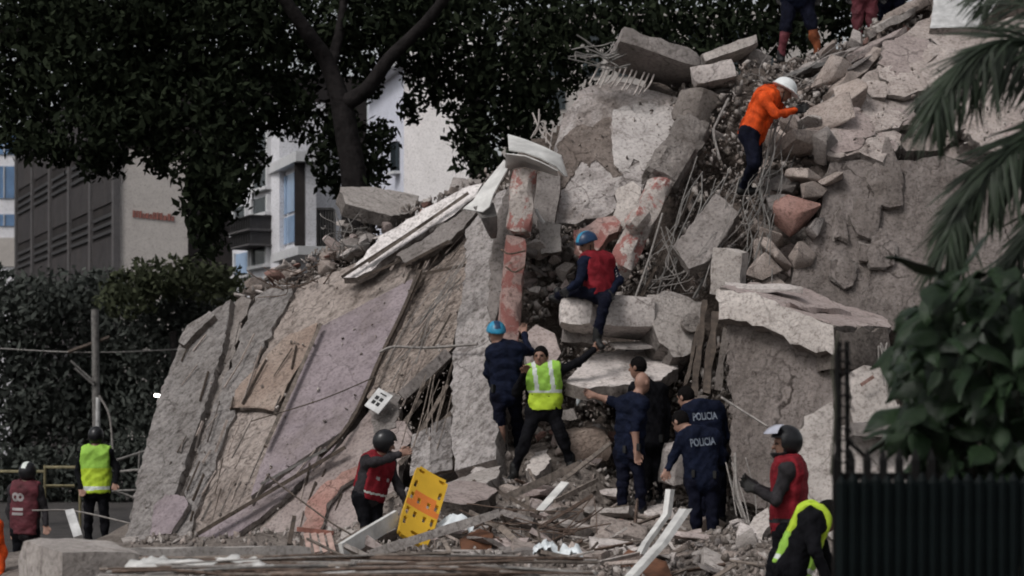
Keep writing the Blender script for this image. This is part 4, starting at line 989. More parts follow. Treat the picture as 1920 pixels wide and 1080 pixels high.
# big box at right centre
slab('wall_slab', 'big grey upright face of the fallen box right of the police pair', 'wall', [(1362, 604, 21.9), (1420, 606, 21.8), (1510, 640, 21.6), (1556, 660, 21.5), (1562, 760, 21.3), (1556, 900, 21.1), (1490, 980, 21.1), (1372, 930, 21.6), (1368, 760, 21.8)], .5, M['conc_wall'], M['agg'], rough=.02, relief=.012)
slab('concrete_beam', 'thick front beam along the top of the fallen box', 'beam', [(1342, 540, 21.9), (1400, 548, 21.8), (1480, 578, 21.5), (1562, 610, 21.2), (1566, 668, 21.1), (1528, 660, 21.2), (1470, 630, 21.4), (1400, 602, 21.7), (1346, 598, 21.9)], .3, M['conc_light'], M['agg'], rough=.03, relief=.02)
slab('concrete_slab', 'rough topped roof slab of the fallen box with pink rubble', 'slab', [(1352, 535, 22.0), (1420, 530, 22.9), (1512, 540, 23.0), (1560, 565, 22.9), (1664, 598, 22.6), (1668, 612, 22.0), (1568, 612, 21.3), (1482, 580, 21.6), (1402, 550, 21.9)], .1, M['plaster_pink'], M['agg'], rough=.03, relief=.03, grid=.09)
slab('concrete_slab', 'dark broken end of the fallen box roof', 'slab', [(1568, 618, 21.2), (1668, 614, 21.9), (1672, 650, 21.8), (1640, 700, 21.6), (1570, 690, 21.2)], .3, M['agg_dark'], M['agg_dark'], rough=.05, relief=.04)
block('concrete_plate', 'pale plate lying on the roof of the fallen box', 'plate', P(1432, 540, 22.3), (.86, .3, .07), (14, 1, -2), M['white_block'], chip=.03, seed=41)
beam('slab_strip', 'flaked strip on the pink rubble roof of the fallen box', 'slab', P(1480, 575, 21.7), P(1590, 588, 22.2), .10, .2, M['plaster_pink'], chip=.05, sp=.08, relief=.03)
slab('concrete_block', 'pale block with an orange mark behind the spiked fence', 'block', [(1590, 700, 20.7), (1620, 684, 20.8), (1652, 690, 20.8), (1676, 730, 20.7), (1692, 790, 20.6), (1600, 792, 20.5)], .5, M['conc_light'], M['agg'], rough=.04)
beam('paint_mark', 'orange paint stroke on the pale block behind the fence', 'paint mark', P(1614, 722, 20.55), P(1638, 706, 20.6), .04, .015, M['red_strip'], chip=.002, sp=.5)
slab('concrete_slab', 'pale slab leaning behind the spiked fence', 'slab', [(1482, 900, 20.2), (1508, 780, 20.7), (1560, 752, 20.8), (1566, 800, 20.6), (1640, 800, 20.6), (1730, 800, 20.6), (1760, 960, 19.9), (1560, 1010, 19.9), (1470, 960, 20.1)], .3, M['conc_light'], M['agg'], rough=.03)
block('concrete_block', 'dark ledge block under the marked pale block', 'block', P(1640, 806, 20.3), (.58, .4, .14), (0, 2, 0), M['conc'], chip=.03, seed=44)
slab('concrete_slab', 'pale flat slab piece between the police pair and the visor rescuer', 'slab', [(1388, 1020, 19.8), (1420, 962, 20.2), (1440, 950, 20.2), (1448, 980, 20.0), (1412, 1040, 19.6)], .1, M['conc_light'], M['agg'], rough=.03)
# boulders in the right hand pile
for k, (px, py, Y, s, asp, kd) in enumerate([(1495, 272, 24.2, .50, (.8, 1, 1.1), 'conc_warm'), (1540, 275, 24.1, .44, (.7, 1, 1.3), 'conc'), (1502, 330, 24.0, .40, (1.1, 1, 1), 'conc_warm'), (1470, 345, 24.1, .30, (1, 1, .8), 'conc'), (1530, 372, 23.8, .36, (1, 1, .9), 'conc_warm'), (1494, 415, 23.6, .44, (1.2, 1, .9), 'red'), (1455, 392, 23.9, .32, (1, 1, 1), 'conc'), (1452, 442, 23.7, .36, (1, 1, 1.1), 'conc_warm'), (1500, 470, 23.5, .34, (1, 1, 1), 'conc_warm'), (1530, 432, 23.6, .30, (1, 1, 1.2), 'conc'), (1560, 222, 24.5, .40, (1.1, 1, .7), 'conc_warm'), (1580, 178, 24.9, .44, (1.2, 1, .6), 'conc_warm'), (1518, 215, 24.7, .40, (.9, 1, 1), 'conc_light'), (1550, 150, 25.4, .42, (1.3, 1, .6), 'conc_warm'), (1600, 130, 25.6, .36, (1.3, 1, .5), 'conc'), (1462, 480, 23.5, .34, (1, 1, 1), 'conc_warm'), (1425, 470, 23.7, .30, (1, 1, 1), 'conc_warm'), (1440, 510, 23.4, .32, (1, 1, .8), 'conc_warm'), (1480, 240, 24.5, .3, (1, 1, 1), 'conc_warm'), (1560, 330, 23.9, .3, (.8, 1, 1), 'conc_warm')]):
    tone = 'pale' if kd == 'conc_light' else 'grey' if kd == 'conc' else 'brown'
    if kd == 'red': kd = 'brick'
    lb = ('pink broken masonry lump on the right boulder pile' if k == 5 else ('large ' if s > .36 else 'small ') + tone + ' concrete lump in the ' + ('upper' if py < 260 else 'middle' if py < 400 else 'lower') + ' pile below the white hard hat')
    chunk('concrete_lump', lb, 'rubble', P(px + rnd.uniform(-9, 9), py + rnd.uniform(-8, 8), Y - .02), s * rnd.uniform(1.1, 1.65), kd, (rnd.uniform(0, 6.3), rnd.uniform(0, 6.3), rnd.uniform(0, 6.3)), aspect=asp, group=None if k == 5 else 'lumps in the right boulder pile')
# ------------------------------------------------------------------ rubble: single lumps, then the fine debris
def gpoint(px, Y, lift=0.0):
    x = (px - CX) * Y / F
    return Vector((x, Y, GZ(x, Y) + lift))

KIND = ['conc', 'conc', 'conc_light', 'conc_warm', 'conc_warm', 'plaster_pink', 'conc_dark', 'conc_light', 'white_block', 'brick']
TN = {'conc': 'grey', 'conc_light': 'pale', 'conc_warm': 'brownish', 'plaster_pink': 'pinkish', 'conc_dark': 'dark', 'brick': 'brick red', 'b_agg': 'rounded', 'white_block': 'whitish', 'b_conc_warm': 'rounded'}
def scatter(poly, n, smin, smax, label, group, seed, push=.05, kinds=KIND, name='concrete_chunk'):
    rs = random.Random(seed); got = 0; x0, x1 = min(p[0] for p in poly), max(p[0] for p in poly); y0, y1 = min(p[1] for p in poly), max(p[1] for p in poly)
    while got < n:
        px, py = rs.uniform(x0, x1), rs.uniform(y0, y1)
        if not in_poly(px, py, poly): continue
        s = smin + (smax - smin) * rs.random() ** 2.2
        kd = rs.choice(kinds)
        chunk(name, ('big ' if s > .24 else 'small ') + TN[kd] + ' ' + label, 'rubble', P(px, py, DY(px, py) - push - s * .12), s, kd, (rs.uniform(-.7, .7), rs.uniform(-.7, .7), rs.uniform(0, 6.3)), group, (1, rs.uniform(.7, 1.1), rs.uniform(.6, 1.1)), rs.randrange(5))
        got += 1
def scatter_g(x0, x1, Y0, Y1, n, smin, smax, label, group, seed, kinds=KIND, name='concrete_chunk', avoid=()):
    rs = random.Random(seed); got = 0
    while got < n:
        Y = rs.uniform(Y0, Y1); px = rs.uniform(x0, x1)
        if any(abs(px - a) < b and abs(Y - c) < .5 for a, b, c in avoid): continue
        s = smin + (smax - smin) * rs.random() ** 2.4
        q = gpoint(px, Y); q.z += s * .12
        kd = rs.choice(kinds)
        chunk(name, ('big ' if s > .24 else 'small ') + TN[kd] + ' ' + label, 'rubble', q, s, kd, (rs.uniform(-.35, .35), rs.uniform(-.35, .35), rs.uniform(0, 6.3)), group, (1, rs.uniform(.7, 1.1), rs.uniform(.55, 1)), rs.randrange(5)); got += 1

scatter([(440, 560), (520, 500), (640, 455), (690, 430), (700, 460), (600, 510), (540, 530), (470, 560)], 46, .14, .42, 'jagged chunk on the rubble ridge under the bay window', 'chunks on the left ridge', 1, .25)
scatter([(640, 400), (740, 400), (860, 345), (880, 370), (760, 430), (680, 470), (640, 460)], 22, .12, .35, 'jagged chunk on the ridge below the projecting roof slab', 'chunks below the roof slab', 2, .3)
scatter([(985, 470), (1060, 430), (1090, 480), (1080, 540), (1040, 560), (985, 545)], 46, .09, .3, 'chunk heaped left of the seated climber', 'chunks left of the seated climber', 3, .42, ['white_block', 'conc_light', 'plaster_pink', 'conc_light', 'conc'])
scatter([(990, 720), (1150, 730), (1150, 880), (1080, 880), (1000, 850)], 30, .12, .42, 'chunk heaped between the high visibility officer and the bald officer', 'chunks between the officers', 4, .25)
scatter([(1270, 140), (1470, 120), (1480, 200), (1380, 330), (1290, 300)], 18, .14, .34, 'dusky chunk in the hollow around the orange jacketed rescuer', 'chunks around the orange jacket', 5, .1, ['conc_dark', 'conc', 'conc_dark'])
scatter([(1420, 250), (1540, 180), (1560, 300), (1540, 420), (1490, 540), (1410, 540), (1430, 400)], 66, .14, .55, 'lump filling the boulder pile on the right', 'small lumps in the boulder pile', 6, .3, ['conc_warm', 'conc_warm', 'b_agg', 'plaster_pink'])
scatter([(1460, 130), (1620, 60), (1720, 10), (1730, 50), (1640, 110), (1560, 160), (1470, 160)], 30, .1, .34, 'flat chunk on the top slope below the standing people', 'chunks on the top slope', 7, .2)
scatter([(1250, 740), (1380, 720), (1380, 900), (1260, 880)], 16, .12, .36, 'chunk piled behind the two police with lettered backs', 'chunks behind the lettered police', 8, .25)
scatter([(1570, 640), (1680, 650), (1700, 780), (1570, 780)], 12, .12, .3, 'chunk under the broken end of the fallen box', 'chunks under the box end', 9, .4)
scatter_g(900, 1150, 20.2, 23, 30, .1, .5, 'chunk on the slope below the high visibility officer', 'chunks on the slope', 11, avoid=[(965, 40, 22.6), (1066, 40, 22.9)])
scatter_g(1080, 1420, 18.3, 21.2, 34, .1, .42, 'chunk strewn in front of the police feet', 'chunks before the police', 12)
scatter_g(640, 980, 18.6, 21, 20, .1, .42, 'chunk strewn around the yellow spine board', 'chunks around the spine board', 13)
scatter_g(1150, 1420, 15.5, 18.4, 14, .1, .3, 'chunk at the bottom edge below the white bars', 'chunks at the bottom edge', 14)
scatter_g(240, 640, 18, 23, 10, .1, .3, 'chunk at the foot of the mauve panel', 'chunks below the mauve panel', 15)
# larger pieces one can name
slab('concrete_slab', 'long pale slab piece below the high visibility officer', 'slab', [(835, 905, 22.0), (905, 880, 22.3), (940, 872, 22.4), (935, 890, 22.0), (905, 912, 21.6), (850, 925, 21.4)], .14, M['conc_light'], M['agg'], rough=.03)
slab('concrete_slab', 'large brownish slab behind the yellow spine board', 'slab', [(828, 905, 21.4), (870, 898, 21.6), (910, 905, 21.6), (930, 915, 21.4), (915, 935, 21.0), (870, 945, 20.8), (828, 938, 20.9)], .16, M['plaster_pink'], M['agg_dark'], rough=.03)
slab('concrete_slab', 'smooth slanted slab between the officer legs', 'slab', [(985, 880, 22.4), (1002, 848, 22.8), (1028, 842, 22.9), (1030, 868, 22.5), (1005, 892, 22.2)], .2, M['conc_light'], M['agg'], rough=.02)
slab('concrete_slab', 'flat light slab under the feet of the bald officer', 'slab', [(1110, 975, 21.6), (1150, 950, 22.4), (1240, 945, 22.6), (1262, 965, 22.2), (1220, 1000, 21.2), (1150, 1005, 20.9)], .12, M['conc_warm'], M['agg'], rough=.03)
block('foam_slab', 'yellowish slab lying below the police feet', 'slab', P(1160, 995, 20.6), (.62, .3, .14), (28, 12, -8), M['plaster_beige'], chip=.03, seed=51)
block('foam_slab', 'rounded cream slab below the yellowish slab', 'slab', P(1148, 1032, 19.8), (.5, .34, .16), (20, 6, 5), M['white_block'], chip=.05, seed=52)
block('concrete_block', 'dark reddish block behind the bald officer knees', 'block', P(1100, 835, 23.1), (.5, .4, .42), (6, -4, 12), M['plaster_rubbly'], chip=.07, seed=53)
block('concrete_block', 'grey block at the knees of the left lettered officer', 'block', P(1262, 868, 22.3), (.28, .3, .5), (2, 6, 10), M['white_block'], chip=.06, seed=54)
slab('brown_board', 'dark brown board at the bottom crossed by the white bars', 'board', [(1158, 1050, 18.6), (1178, 1028, 18.8), (1250, 1052, 18.6), (1262, 1085, 18.2), (1160, 1085, 18.2)], .03, M['brown_panel'], M['brown_panel'], rough=.004, relief=.002)
slab('brown_board', 'brown board among the debris right of the spine board', 'board', [(862, 1010, 19.6), (900, 990, 20.0), (925, 1000, 19.9), (920, 1032, 19.4), (866, 1034, 19.3)], .03, M['brown_panel'], M['brown_panel'], rough=.01, relief=.002)

rs = random.Random(19)
for k in range(56):
    Y = rs.uniform(18.6, 22.8); px = rs.uniform(860, 1420) if k % 3 else rs.uniform(640, 900)
    mt = rs.choice(['conc_light', 'conc', 'conc_warm', 'white_block', 'plaster_pink', 'wood', 'conc_light'])
    q = gpoint(px, Y); wood = mt == 'wood'
    dims = (rs.uniform(.5, 1.1), rs.uniform(.06, .12), .03) if wood else (rs.uniform(.25, .6), rs.uniform(.2, .4), rs.uniform(.05, .11))
    q.z += .05
    where = 'left of the spine board' if px < 780 else 'right of the spine board' if px < 960 else 'below the high visibility officer' if px < 1100 else 'in front of the bald officer' if px < 1260 else 'in front of the lettered police'
    block('fallen_board' if wood else 'broken_plate', ('brown weathered board lying ' if wood else {'conc_light': 'pale', 'conc': 'grey', 'conc_warm': 'brownish', 'white_block': 'whitish', 'plaster_pink': 'pinkish'}[mt] + ' flat broken plate lying ') + where, 'board' if wood else 'slab', q, dims, (rs.uniform(-5, 35), rs.uniform(-28, 28), rs.uniform(0, 180)), M[mt], chip=.01 if wood else .03, seed=200 + k, sp=.1, group='boards and plates in the heap')

rs = random.Random(23)
for k in range(90):
    Y = rs.uniform(18.2, 22.6); px = rs.uniform(840, 1180) if k % 4 else rs.uniform(1180, 1420)
    mt = rs.choice(['wood', 'wood_dark', 'wood', 'rust', 'conc_light', 'conc_warm']); q = gpoint(px, Y, .06); Ls_ = rs.uniform(.3, 1.0); an = rs.uniform(0, math.pi); ti = rs.gauss(0, .28)
    dv_ = Vector((math.cos(an) * math.cos(ti), math.sin(an) * math.cos(ti) * .7, math.sin(ti))) * (Ls_ / 2)
    where = 'right of the spine board' if px < 960 else 'below the high visibility officer' if px < 1100 else 'in front of the bald officer' if px < 1260 else 'in front of the lettered police'
    beam('splinter', {'wood': 'brown wooden', 'wood_dark': 'dark wooden', 'rust': 'rusty metal', 'conc_light': 'pale plaster', 'conc_warm': 'brownish plaster'}[mt] + (' long' if Ls_ > .65 else ' short') + ' splinter lying ' + where, 'splinter', q - dv_, q + dv_, rs.uniform(.02, .055), .025, M[mt], chip=.005, sp=.25, roll=rs.uniform(0, 90), group='splinters in the heap')

# fine debris, far too many to count: one object
def debris(name, n_each, seed):
    rg = random.Random(seed); base = []
    for i in range(6):
        me = hull_mesh('t', 900 + i, M['dust'], (1, .5)[i % 2], 9, False)
        bm = bmesh.new(); bm.from_mesh(me)
        base.append((np.array([v.co[:] for v in bm.verts]), np.array([[v.index for v in f.verts] for f in bm.faces]))); bm.free()
        bpy.data.meshes.remove(me)
    V = []; Fc = []; mi = []; off = 0
    def put(p, s):
        nonlocal off
        v, f = base[rg.randrange(6)]
        from mathutils import Euler
        m = np.array(Euler((rg.uniform(0, 6), rg.uniform(0, 6), rg.uniform(0, 6))).to_matrix())
        V.append((v * np.array([1, rg.uniform(.5, 1), rg.uniform(.4, 1)]) * s) @ m.T + np.array(p)); Fc.append(f + off); off += len(v)
        mi.append(np.full(len(f), rg.choice((0, 0, 1, 1, 2, 3)), dtype=np.int32))
    for spec in n_each:
        if spec[0] == 'px':
            _, poly, n, push = spec; x0, x1 = min(p[0] for p in poly), max(p[0] for p in poly); y0, y1 = min(p[1] for p in poly), max(p[1] for p in poly); k = 0
            while k < n:
                px, py = rg.uniform(x0, x1), rg.uniform(y0, y1)
                if in_poly(px, py, poly):
                    put(P(px, py, DY(px, py) + .05 - push * rg.random()), .04 + .11 * rg.random() ** 2); k += 1
        elif spec[0] == 'pl':
            _, pln, poly, n, lift = spec; x0, x1 = min(p[0] for p in poly), max(p[0] for p in poly); y0, y1 = min(p[1] for p in poly), max(p[1] for p in poly); k = 0
            while k < n:
                px, py = rg.uniform(x0, x1), rg.uniform(y0, y1)
                if in_poly(px, py, poly):
                    put(pln.at(px, py, lift * rg.uniform(.6, 1.1)), .015 + .05 * rg.random() ** 3); k += 1
        else:
            _, x0, x1, Y0, Y1, n = spec
            for k in range(n):
                q = gpoint(rg.uniform(x0, x1), rg.uniform(Y0, Y1), .01); put(q, .03 + .11 * rg.random() ** 2)
    V = np.concatenate(V); Fc = np.concatenate(Fc); mi = np.concatenate(mi)
    me = bpy.data.meshes.new(name); n = len(Fc)
    me.vertices.add(len(V)); me.vertices.foreach_set('co', V.astype(np.float32).ravel())
    me.loops.add(n * 3); me.loops.foreach_set('vertex_index', Fc.astype(np.int32).ravel())
    me.polygons.add(n); me.polygons.foreach_set('loop_start', np.arange(0, n * 3, 3, dtype=np.int32))
    for k in ('dust', 'conc_light', 'conc_warm', 'conc_dark'): me.materials.append(M[k])
    me.polygons.foreach_set('material_index', mi); me.update(calc_edges=True)
    tag(link(name, me), 'fine crushed concrete debris covering the heap', 'debris', kind='stuff')
debris('crushed_debris', [('px', [(440, 560), (640, 440), (880, 340), (950, 300), (960, 345), (700, 500), (470, 570)], 900, .35), ('px', [(985, 420), (1200, 420), (1260, 560), (1050, 560), (985, 640)], 1100, .45), ('px', [(950, 640), (1380, 640), (1390, 960), (940, 960)], 2500, .4), ('px', [(1260, 130), (1560, 100), (1560, 560), (1300, 560), (1240, 300)], 2300, .4), ('px', [(1440, 140), (1720, 0), (1740, 60), (1560, 180)], 700, .3), ('px', [(1560, 620), (1720, 620), (1720, 830), (1560, 830)], 400, .4),
                          ('pl', PLN, [(250, 1000), (345, 650), (560, 545), (860, 420), (840, 650), (700, 760), (640, 840), (500, 1000)], 420, .12), ('pl', PLN, [(700, 760), (850, 500), (930, 420), (930, 860), (760, 880)], 300, .3), ('pl', HPL, [(1050, 250), (1110, 165), (1280, 190), (1230, 320), (1140, 405), (1040, 410)], 160, .06), ('pl', UPL, [(1590, 280), (1640, 120), (1900, 130), (1900, 290)], 420, .14), ('px', [(1480, 530), (1560, 320), (1680, 600), (1560, 570)], 120, .5), ('g', 600, 1480, 18, 23, 5000), ('g', 240, 640, 17, 24, 900), ('g', 1080, 1560, 14, 19, 900), ('g', 150, 1060, 11.5, 15, 900)], 77)

# ------------------------------------------------------------------ rebar, wire, battens
def wires(n, src, dst, sag, r, mat, label, group, seed, name='rebar', cat='rebar', mid=1):
    """n bent bars from the region src to the region dst; a region is (px0,px1,py0,py1,Y)"""
    rs = random.Random(seed)
    for k in range(n):
        a = P(rs.uniform(*src[:2]), rs.uniform(*src[2:4]), src[4] + rs.uniform(-.12, .12)); b = P(rs.uniform(*dst[:2]), rs.uniform(*dst[2:4]), dst[4] + rs.uniform(-.12, .12))
        pts = [a]
        for j in range(mid):
            t = (j + 1) / (mid + 1); m = a.lerp(b, t); Lw = (b - a).length
            pts.append(m + Vector((rs.gauss(0, sag * Lw), rs.gauss(0, sag * .4 * Lw), -abs(rs.gauss(0, sag * Lw)))))
        pts.append(b)
        tube(name, label, cat, pts, r * .8 * rs.uniform(.7, 1.2), M[mat], group)
wires(12, (1455, 1520, 175, 250, 24.2), (1385, 1445, 330, 500, 23.4), .05, .008, 'steel', 'thin bar fanning down from the white hard hat to the left', 'fan of bars below the white hard hat', 1, mid=2)
wires(9, (1420, 1470, 260, 330, 24.0), (1400, 1450, 470, 580, 23.2), .04, .007, 'steel', 'hanging bar in front of the right boulder pile', 'hanging bars before the boulders', 2, mid=2)
wires(11, (1290, 1400, 290, 360, 24.4), (1200, 1300, 430, 560, 23.8), .035, .010, 'steel', 'bar slanting between the red beam and the smooth grey panel', 'bars beside the red beam', 3, mid=2)
wires(10, (1230, 1320, 420, 500, 23.7), (1200, 1330, 500, 560, 23.5), .16, .007, 'wire', 'looping wire above the big tilted block', 'loops above the tilted block', 4, mid=2)
wires(8, (1340, 1420, 330, 420, 24.0), (1300, 1400, 470, 540, 23.4), .06, .008, 'wire', 'drooping wire right of the smooth grey panel', 'wires right of the grey panel', 5, mid=2)
wires(15, (1060, 1105, 58, 130, 26.3), (1140, 1185, 78, 128, 26.3), .06, .012, 'steel', 'torn bar sticking out left of the top slab', 'torn bars at the top slab', 6, mid=2)
for k in range(11):
    x = 1112 + k * 10 + rnd.uniform(-3, 3); y = 122 + k * 2.2
    tube('rebar', 'short bar dangling under the top slab like a tooth', 'rebar', [P(x + 14, y - 4, 26.4), P(x + 6, y + 14, 26.3), P(x - 6, y + 34 + rnd.uniform(-6, 6), 26.2)], .014, M['conc_light'], 'dangling bars under the top slab')
wires(12, (600, 690, 388, 470, 27.0), (600, 680, 420, 480, 26.8), .25, .010, 'steel', 'tangled wire on the ridge left of the roof slab', 'tangled wire on the left ridge', 7, mid=2)
wires(10, (450, 600, 500, 560, 26.9), (500, 640, 490, 550, 26.6), .15, .010, 'rust', 'bent bar poking from the ridge below the bay window', 'bars on the left ridge', 8, mid=2)
wires(9, (850, 890, 470, 540, 24.4), (715, 790, 600, 740, 23.9), .03, .008, 'wire', 'thin straight rod on the brown lath panel', 'rods on the lath panel', 9, mid=1)
wires(7, (790, 850, 690, 740, 23.6), (750, 830, 800, 870, 23.2), .05, .009, 'wood', 'thin rod across the dark facade cavity', 'rods across the cavity', 10, mid=1)
wires(5, (1630, 1680, 640, 660, 20.9), (1650, 1700, 700, 725, 20.7), .04, .012, 'wire', 'pale bar hanging from the broken box end', 'bars at the box end', 12, mid=1)
wires(6, (985, 1050, 200, 240, 25.9), (980, 1045, 250, 290, 25.6), .06, .013, 'conc_light', 'upright bar stub left of the huge stained slab', 'bar stubs by the stained slab', 13, mid=1)
wires(10, (1440, 1640, 60, 160, 25.9), (1400, 1560, 120, 240, 25.0), .10, .008, 'wire', 'wire trailing over the top slope by the orange jacket', 'wires on the top slope', 14, mid=2)
wires(16, (860, 1120, 930, 1010, 20.4), (900, 1160, 950, 1040, 19.6), .04, .010, 'rust', 'rusty bar tangled in the debris before the officers', 'bars before the officers', 15, mid=1)
wires(6, (1360, 1400, 840, 900, 21.3), (1380, 1420, 960, 1010, 20.6), .05, .010, 'wire', 'pale bar leaning at the foot of the fallen box', 'bars at the box foot', 16, mid=1)
rs = random.Random(55)
for k in range(92):
    if k < 26: x, y = rs.uniform(735, 880), rs.uniform(440, 720); ang = rs.gauss(62, 9); mt = rs.choice(['wood', 'wood_dark', 'conc_warm', 'wood'])
    else: x, y = rs.uniform(340, 640), rs.uniform(620, 980); ang = rs.gauss(66, 8); mt = rs.choice(['conc_dark', 'wood_dark', 'conc_warm'])
    ln = (rs.uniform(30, 120) if k < 42 else rs.uniform(14, 70)) * .5; ca, sa = math.cos(R(ang)) * ln, math.sin(R(ang)) * ln
    if x < 735 and in_poly(x, y, [(600, 612), (785, 516), (640, 808), (470, 930)]): continue
    beam('lath', {'wood': 'brown', 'wood_dark': 'dark', 'conc_warm': 'brownish plaster', 'conc_dark': 'dark plaster'}[mt] + (' long' if ln > 38 else ' short') + (' lath on the streaked panel right of the mauve panel, ' if k < 26 else ' sliver on the leaning slabs left of the mauve panel, ') + ('upper' if y < (580 if k < 26 else 800) else 'lower') + ' part', 'lath', PLN.at(x - ca, y + sa, .10 if k < 26 else .12), PLN.at(x + ca, y - sa, .12 if k < 26 else .14), rs.uniform(.012, .04), .02, M[mt], chip=.004, sp=.2, roll=rs.uniform(0, 40), group='laths on the facade')
tube('hooked_rod', 'pale rod with a hooked end sticking out over the mauve panel', 'rod', [PLN.at(712, 660, .5), PLN.at(740, 650, .55), PLN.at(800, 652, .55), PLN.at(895, 645, .6)], .018, M['wire'])
tube('taut_rope', 'thin dark rope stretched across the mauve panel', 'rope', [PLN.at(470, 790, .3), PLN.at(600, 750, .4), PLN.at(705, 706, .42)], .008, M['wood_dark'])
tube('taut_rope', 'thin dark cable running down past the foot of the facade', 'cable', [P(500, 890, 22.6), P(580, 950, 21.6), P(640, 992, 20.8), P(735, 1040, 19.4)], .010, M['wood_dark'])
tube('pale_pole', 'pale pole leaning on the fallen box behind the police pair', 'pole', [P(1352, 745, 21.3), P(1440, 800, 20.9)], .014, M['wire'])
tube('pale_pole', 'bent pale pole standing at the foot of the fallen box', 'pole', [P(1378, 850, 21.2), P(1382, 920, 20.9), P(1402, 985, 20.6)], .016, M['wire'])
tube('bent_bar', 'forked pale bar hanging left of the orange jacketed rescuer', 'bar', [P(1366, 185, 25.0), P(1346, 225, 24.8), P(1338, 250, 24.7), P(1350, 300, 24.6)], .018, M['wire'])
tube('bent_bar', 'grey bar curving beside the seated climber to the block', 'bar', [P(1242, 400, 24.0), P(1215, 490, 23.7), P(1190, 560, 23.4)], .014, M['wire'])
tube('metal_hook', 'small white metal hook right of the painted pillar', 'hook', [P(1004, 392, 24.1), P(1012, 408, 24.1), P(1020, 418, 24.1)], .022, M['white_paint'])
tube('reinforcing_loop', 'dark bent bar loop on the red pillar', 'rebar', [P(940, 468, 23.7), P(955, 476, 23.55), P(985, 470, 23.6)], .012, M['rust'])
tube('reinforcing_loop', 'lower dark bar loop on the red pillar', 'rebar', [P(948, 500, 23.6), P(965, 510, 23.5), P(984, 500, 23.55)], .012, M['rust'])
for k, (a, b, w, mt, lb) in enumerate([((1088, 870, 21.9), (945, 935, 21.0), .09, 'wood', 'long pale plank leading to the bald officer feet'), ((1145, 830, 22.4), (1050, 905, 21.4), .05, 'wood', 'thin plank beside the long pale plank'), ((1060, 905, 21.2), (1010, 960, 20.6), .10, 'white_metal', 'white twisted metal strip on the slope'), ((930, 920, 21.4), (1010, 962, 20.4), .05, 'wood_dark', 'dark splintered plank in the debris'), ((1110, 930, 21.2), (1010, 990, 20.2), .04, 'rust', 'rusty angle bar in the debris'), ((1195, 935, 21.6), (1190, 995, 20.7), .03, 'rust', 'short rusty stake in front of the bald officer'), ((985, 1000, 20.0), (1080, 1040, 19.2), .05, 'wood_dark', 'dark plank at the bottom of the debris'), ((880, 960, 20.6), (960, 1000, 20), .06, 'wood', 'brown plank right of the white bag'), ((1010, 1010, 19.6), (1090, 1062, 18.6), .04, 'wood', 'thin lath near the torn white paper'), ((935, 985, 20.0), (985, 1030, 19.2), .07, 'wood', 'broken lath below the officer'), ((1040, 940, 20.8), (1120, 900, 21.6), .05, 'wood', 'upward slanting lath between the officers'), ((1300, 560, 23.5), (1390, 390, 24.0), .03, 'steel', 'long straight bar behind the smooth grey panel'), ((1200, 560, 23.9), (1300, 360, 24.5), .04, 'wood_dark', 'dark bar parallel to the red beam')]):
    beam('fallen_plank', lb, 'plank', P(*a), P(*b), w, .03, M[mt], chip=.006, sp=.3, roll=20 * (k % 3))
def angle_bar(label, pts, w, mt='white_metal'):
    g = []
    for p in pts:
        q = P(*p); g.append([q + Vector((-w * .6, 0, .0)), q + Vector((0, -w * 1.1, .0)), q + Vector((w * .7, .02, 0))])
    sheet('white_bar', label, 'bar', g, .02, M[mt])
angle_bar('wide white bar leaning at the bottom centre', [(1285, 955, 19.4), (1240, 1020, 18.4), (1180, 1085, 17.4)], .09)
angle_bar('bent white bar standing behind the wide white bar', [(1256, 918, 19.8), (1250, 965, 19.6), (1210, 1020, 18.9), (1200, 1040, 18.7)], .06)
beam('white_bar', 'grey white frame rail leaning on the spine board foot', 'rail', P(640, 1034, 19.0), P(745, 970, 19.8), .16, .05, M['white_metal'], chip=.006, sp=.4, roll=25)
beam('white_bar', 'long pale rail lying in front of the spine board', 'rail', P(690, 1040, 18.8), P(936, 962, 20.0), .10, .06, M['conc_light'], chip=.01, sp=.3)
beam('white_bar', 'short thick white post behind the foreground block', 'post', P(132, 960, 20), P(148, 1012, 19.6), .10, .10, M['white_paint'], chip=.01)
crumple('plastic_bag', 'crumpled pale blue bag right of the spine board', 'bag', P(855, 985, 20.2), .36, .3, .09, M['sheet'], 3)
crumple('torn_paper', 'left torn white paper in the lower debris', 'paper', P(1022, 1030, 18.6), .22, .2, .06, M['sheet'], 5, n=16)
crumple('torn_paper', 'right torn white paper in the lower debris', 'paper', P(1068, 1042, 18.4), .24, .2, .07, M['sheet'], 8, n=16)
crumple('white_rag', 'small white rag beside the high visibility officer', 'rag', P(1105, 752, 23.2), .3, .2, .1, M['sheet'], 9)
# broken chair: dark post, rails and pinkish slats
ch = empty('broken_chair', P(590, 1040, 19.6), 'broken reddish chair back with pinkish slats at the foot of the facade', 'chair')
beam('post', None, None, P(552, 968, 19.8), P(542, 1022, 19.6), .05, .05, M['wood_dark'], chip=.005, parent=ch)
beam('top_rail', None, None, P(556, 992, 19.7), P(626, 1000, 19.7), .05, .04, M['wood_red'], chip=.004, parent=ch)
beam('post', None, None, P(566, 1012, 19.6), P(564, 1036, 19.5), .05, .05, M['wood_dark'], chip=.004, parent=ch)
for k in range(4): beam('slat', None, None, P(574 + k * 14, 1000, 19.68), P(580 + k * 15, 1036, 19.5), .055, .02, M['wood_pink'], chip=.003, parent=ch)
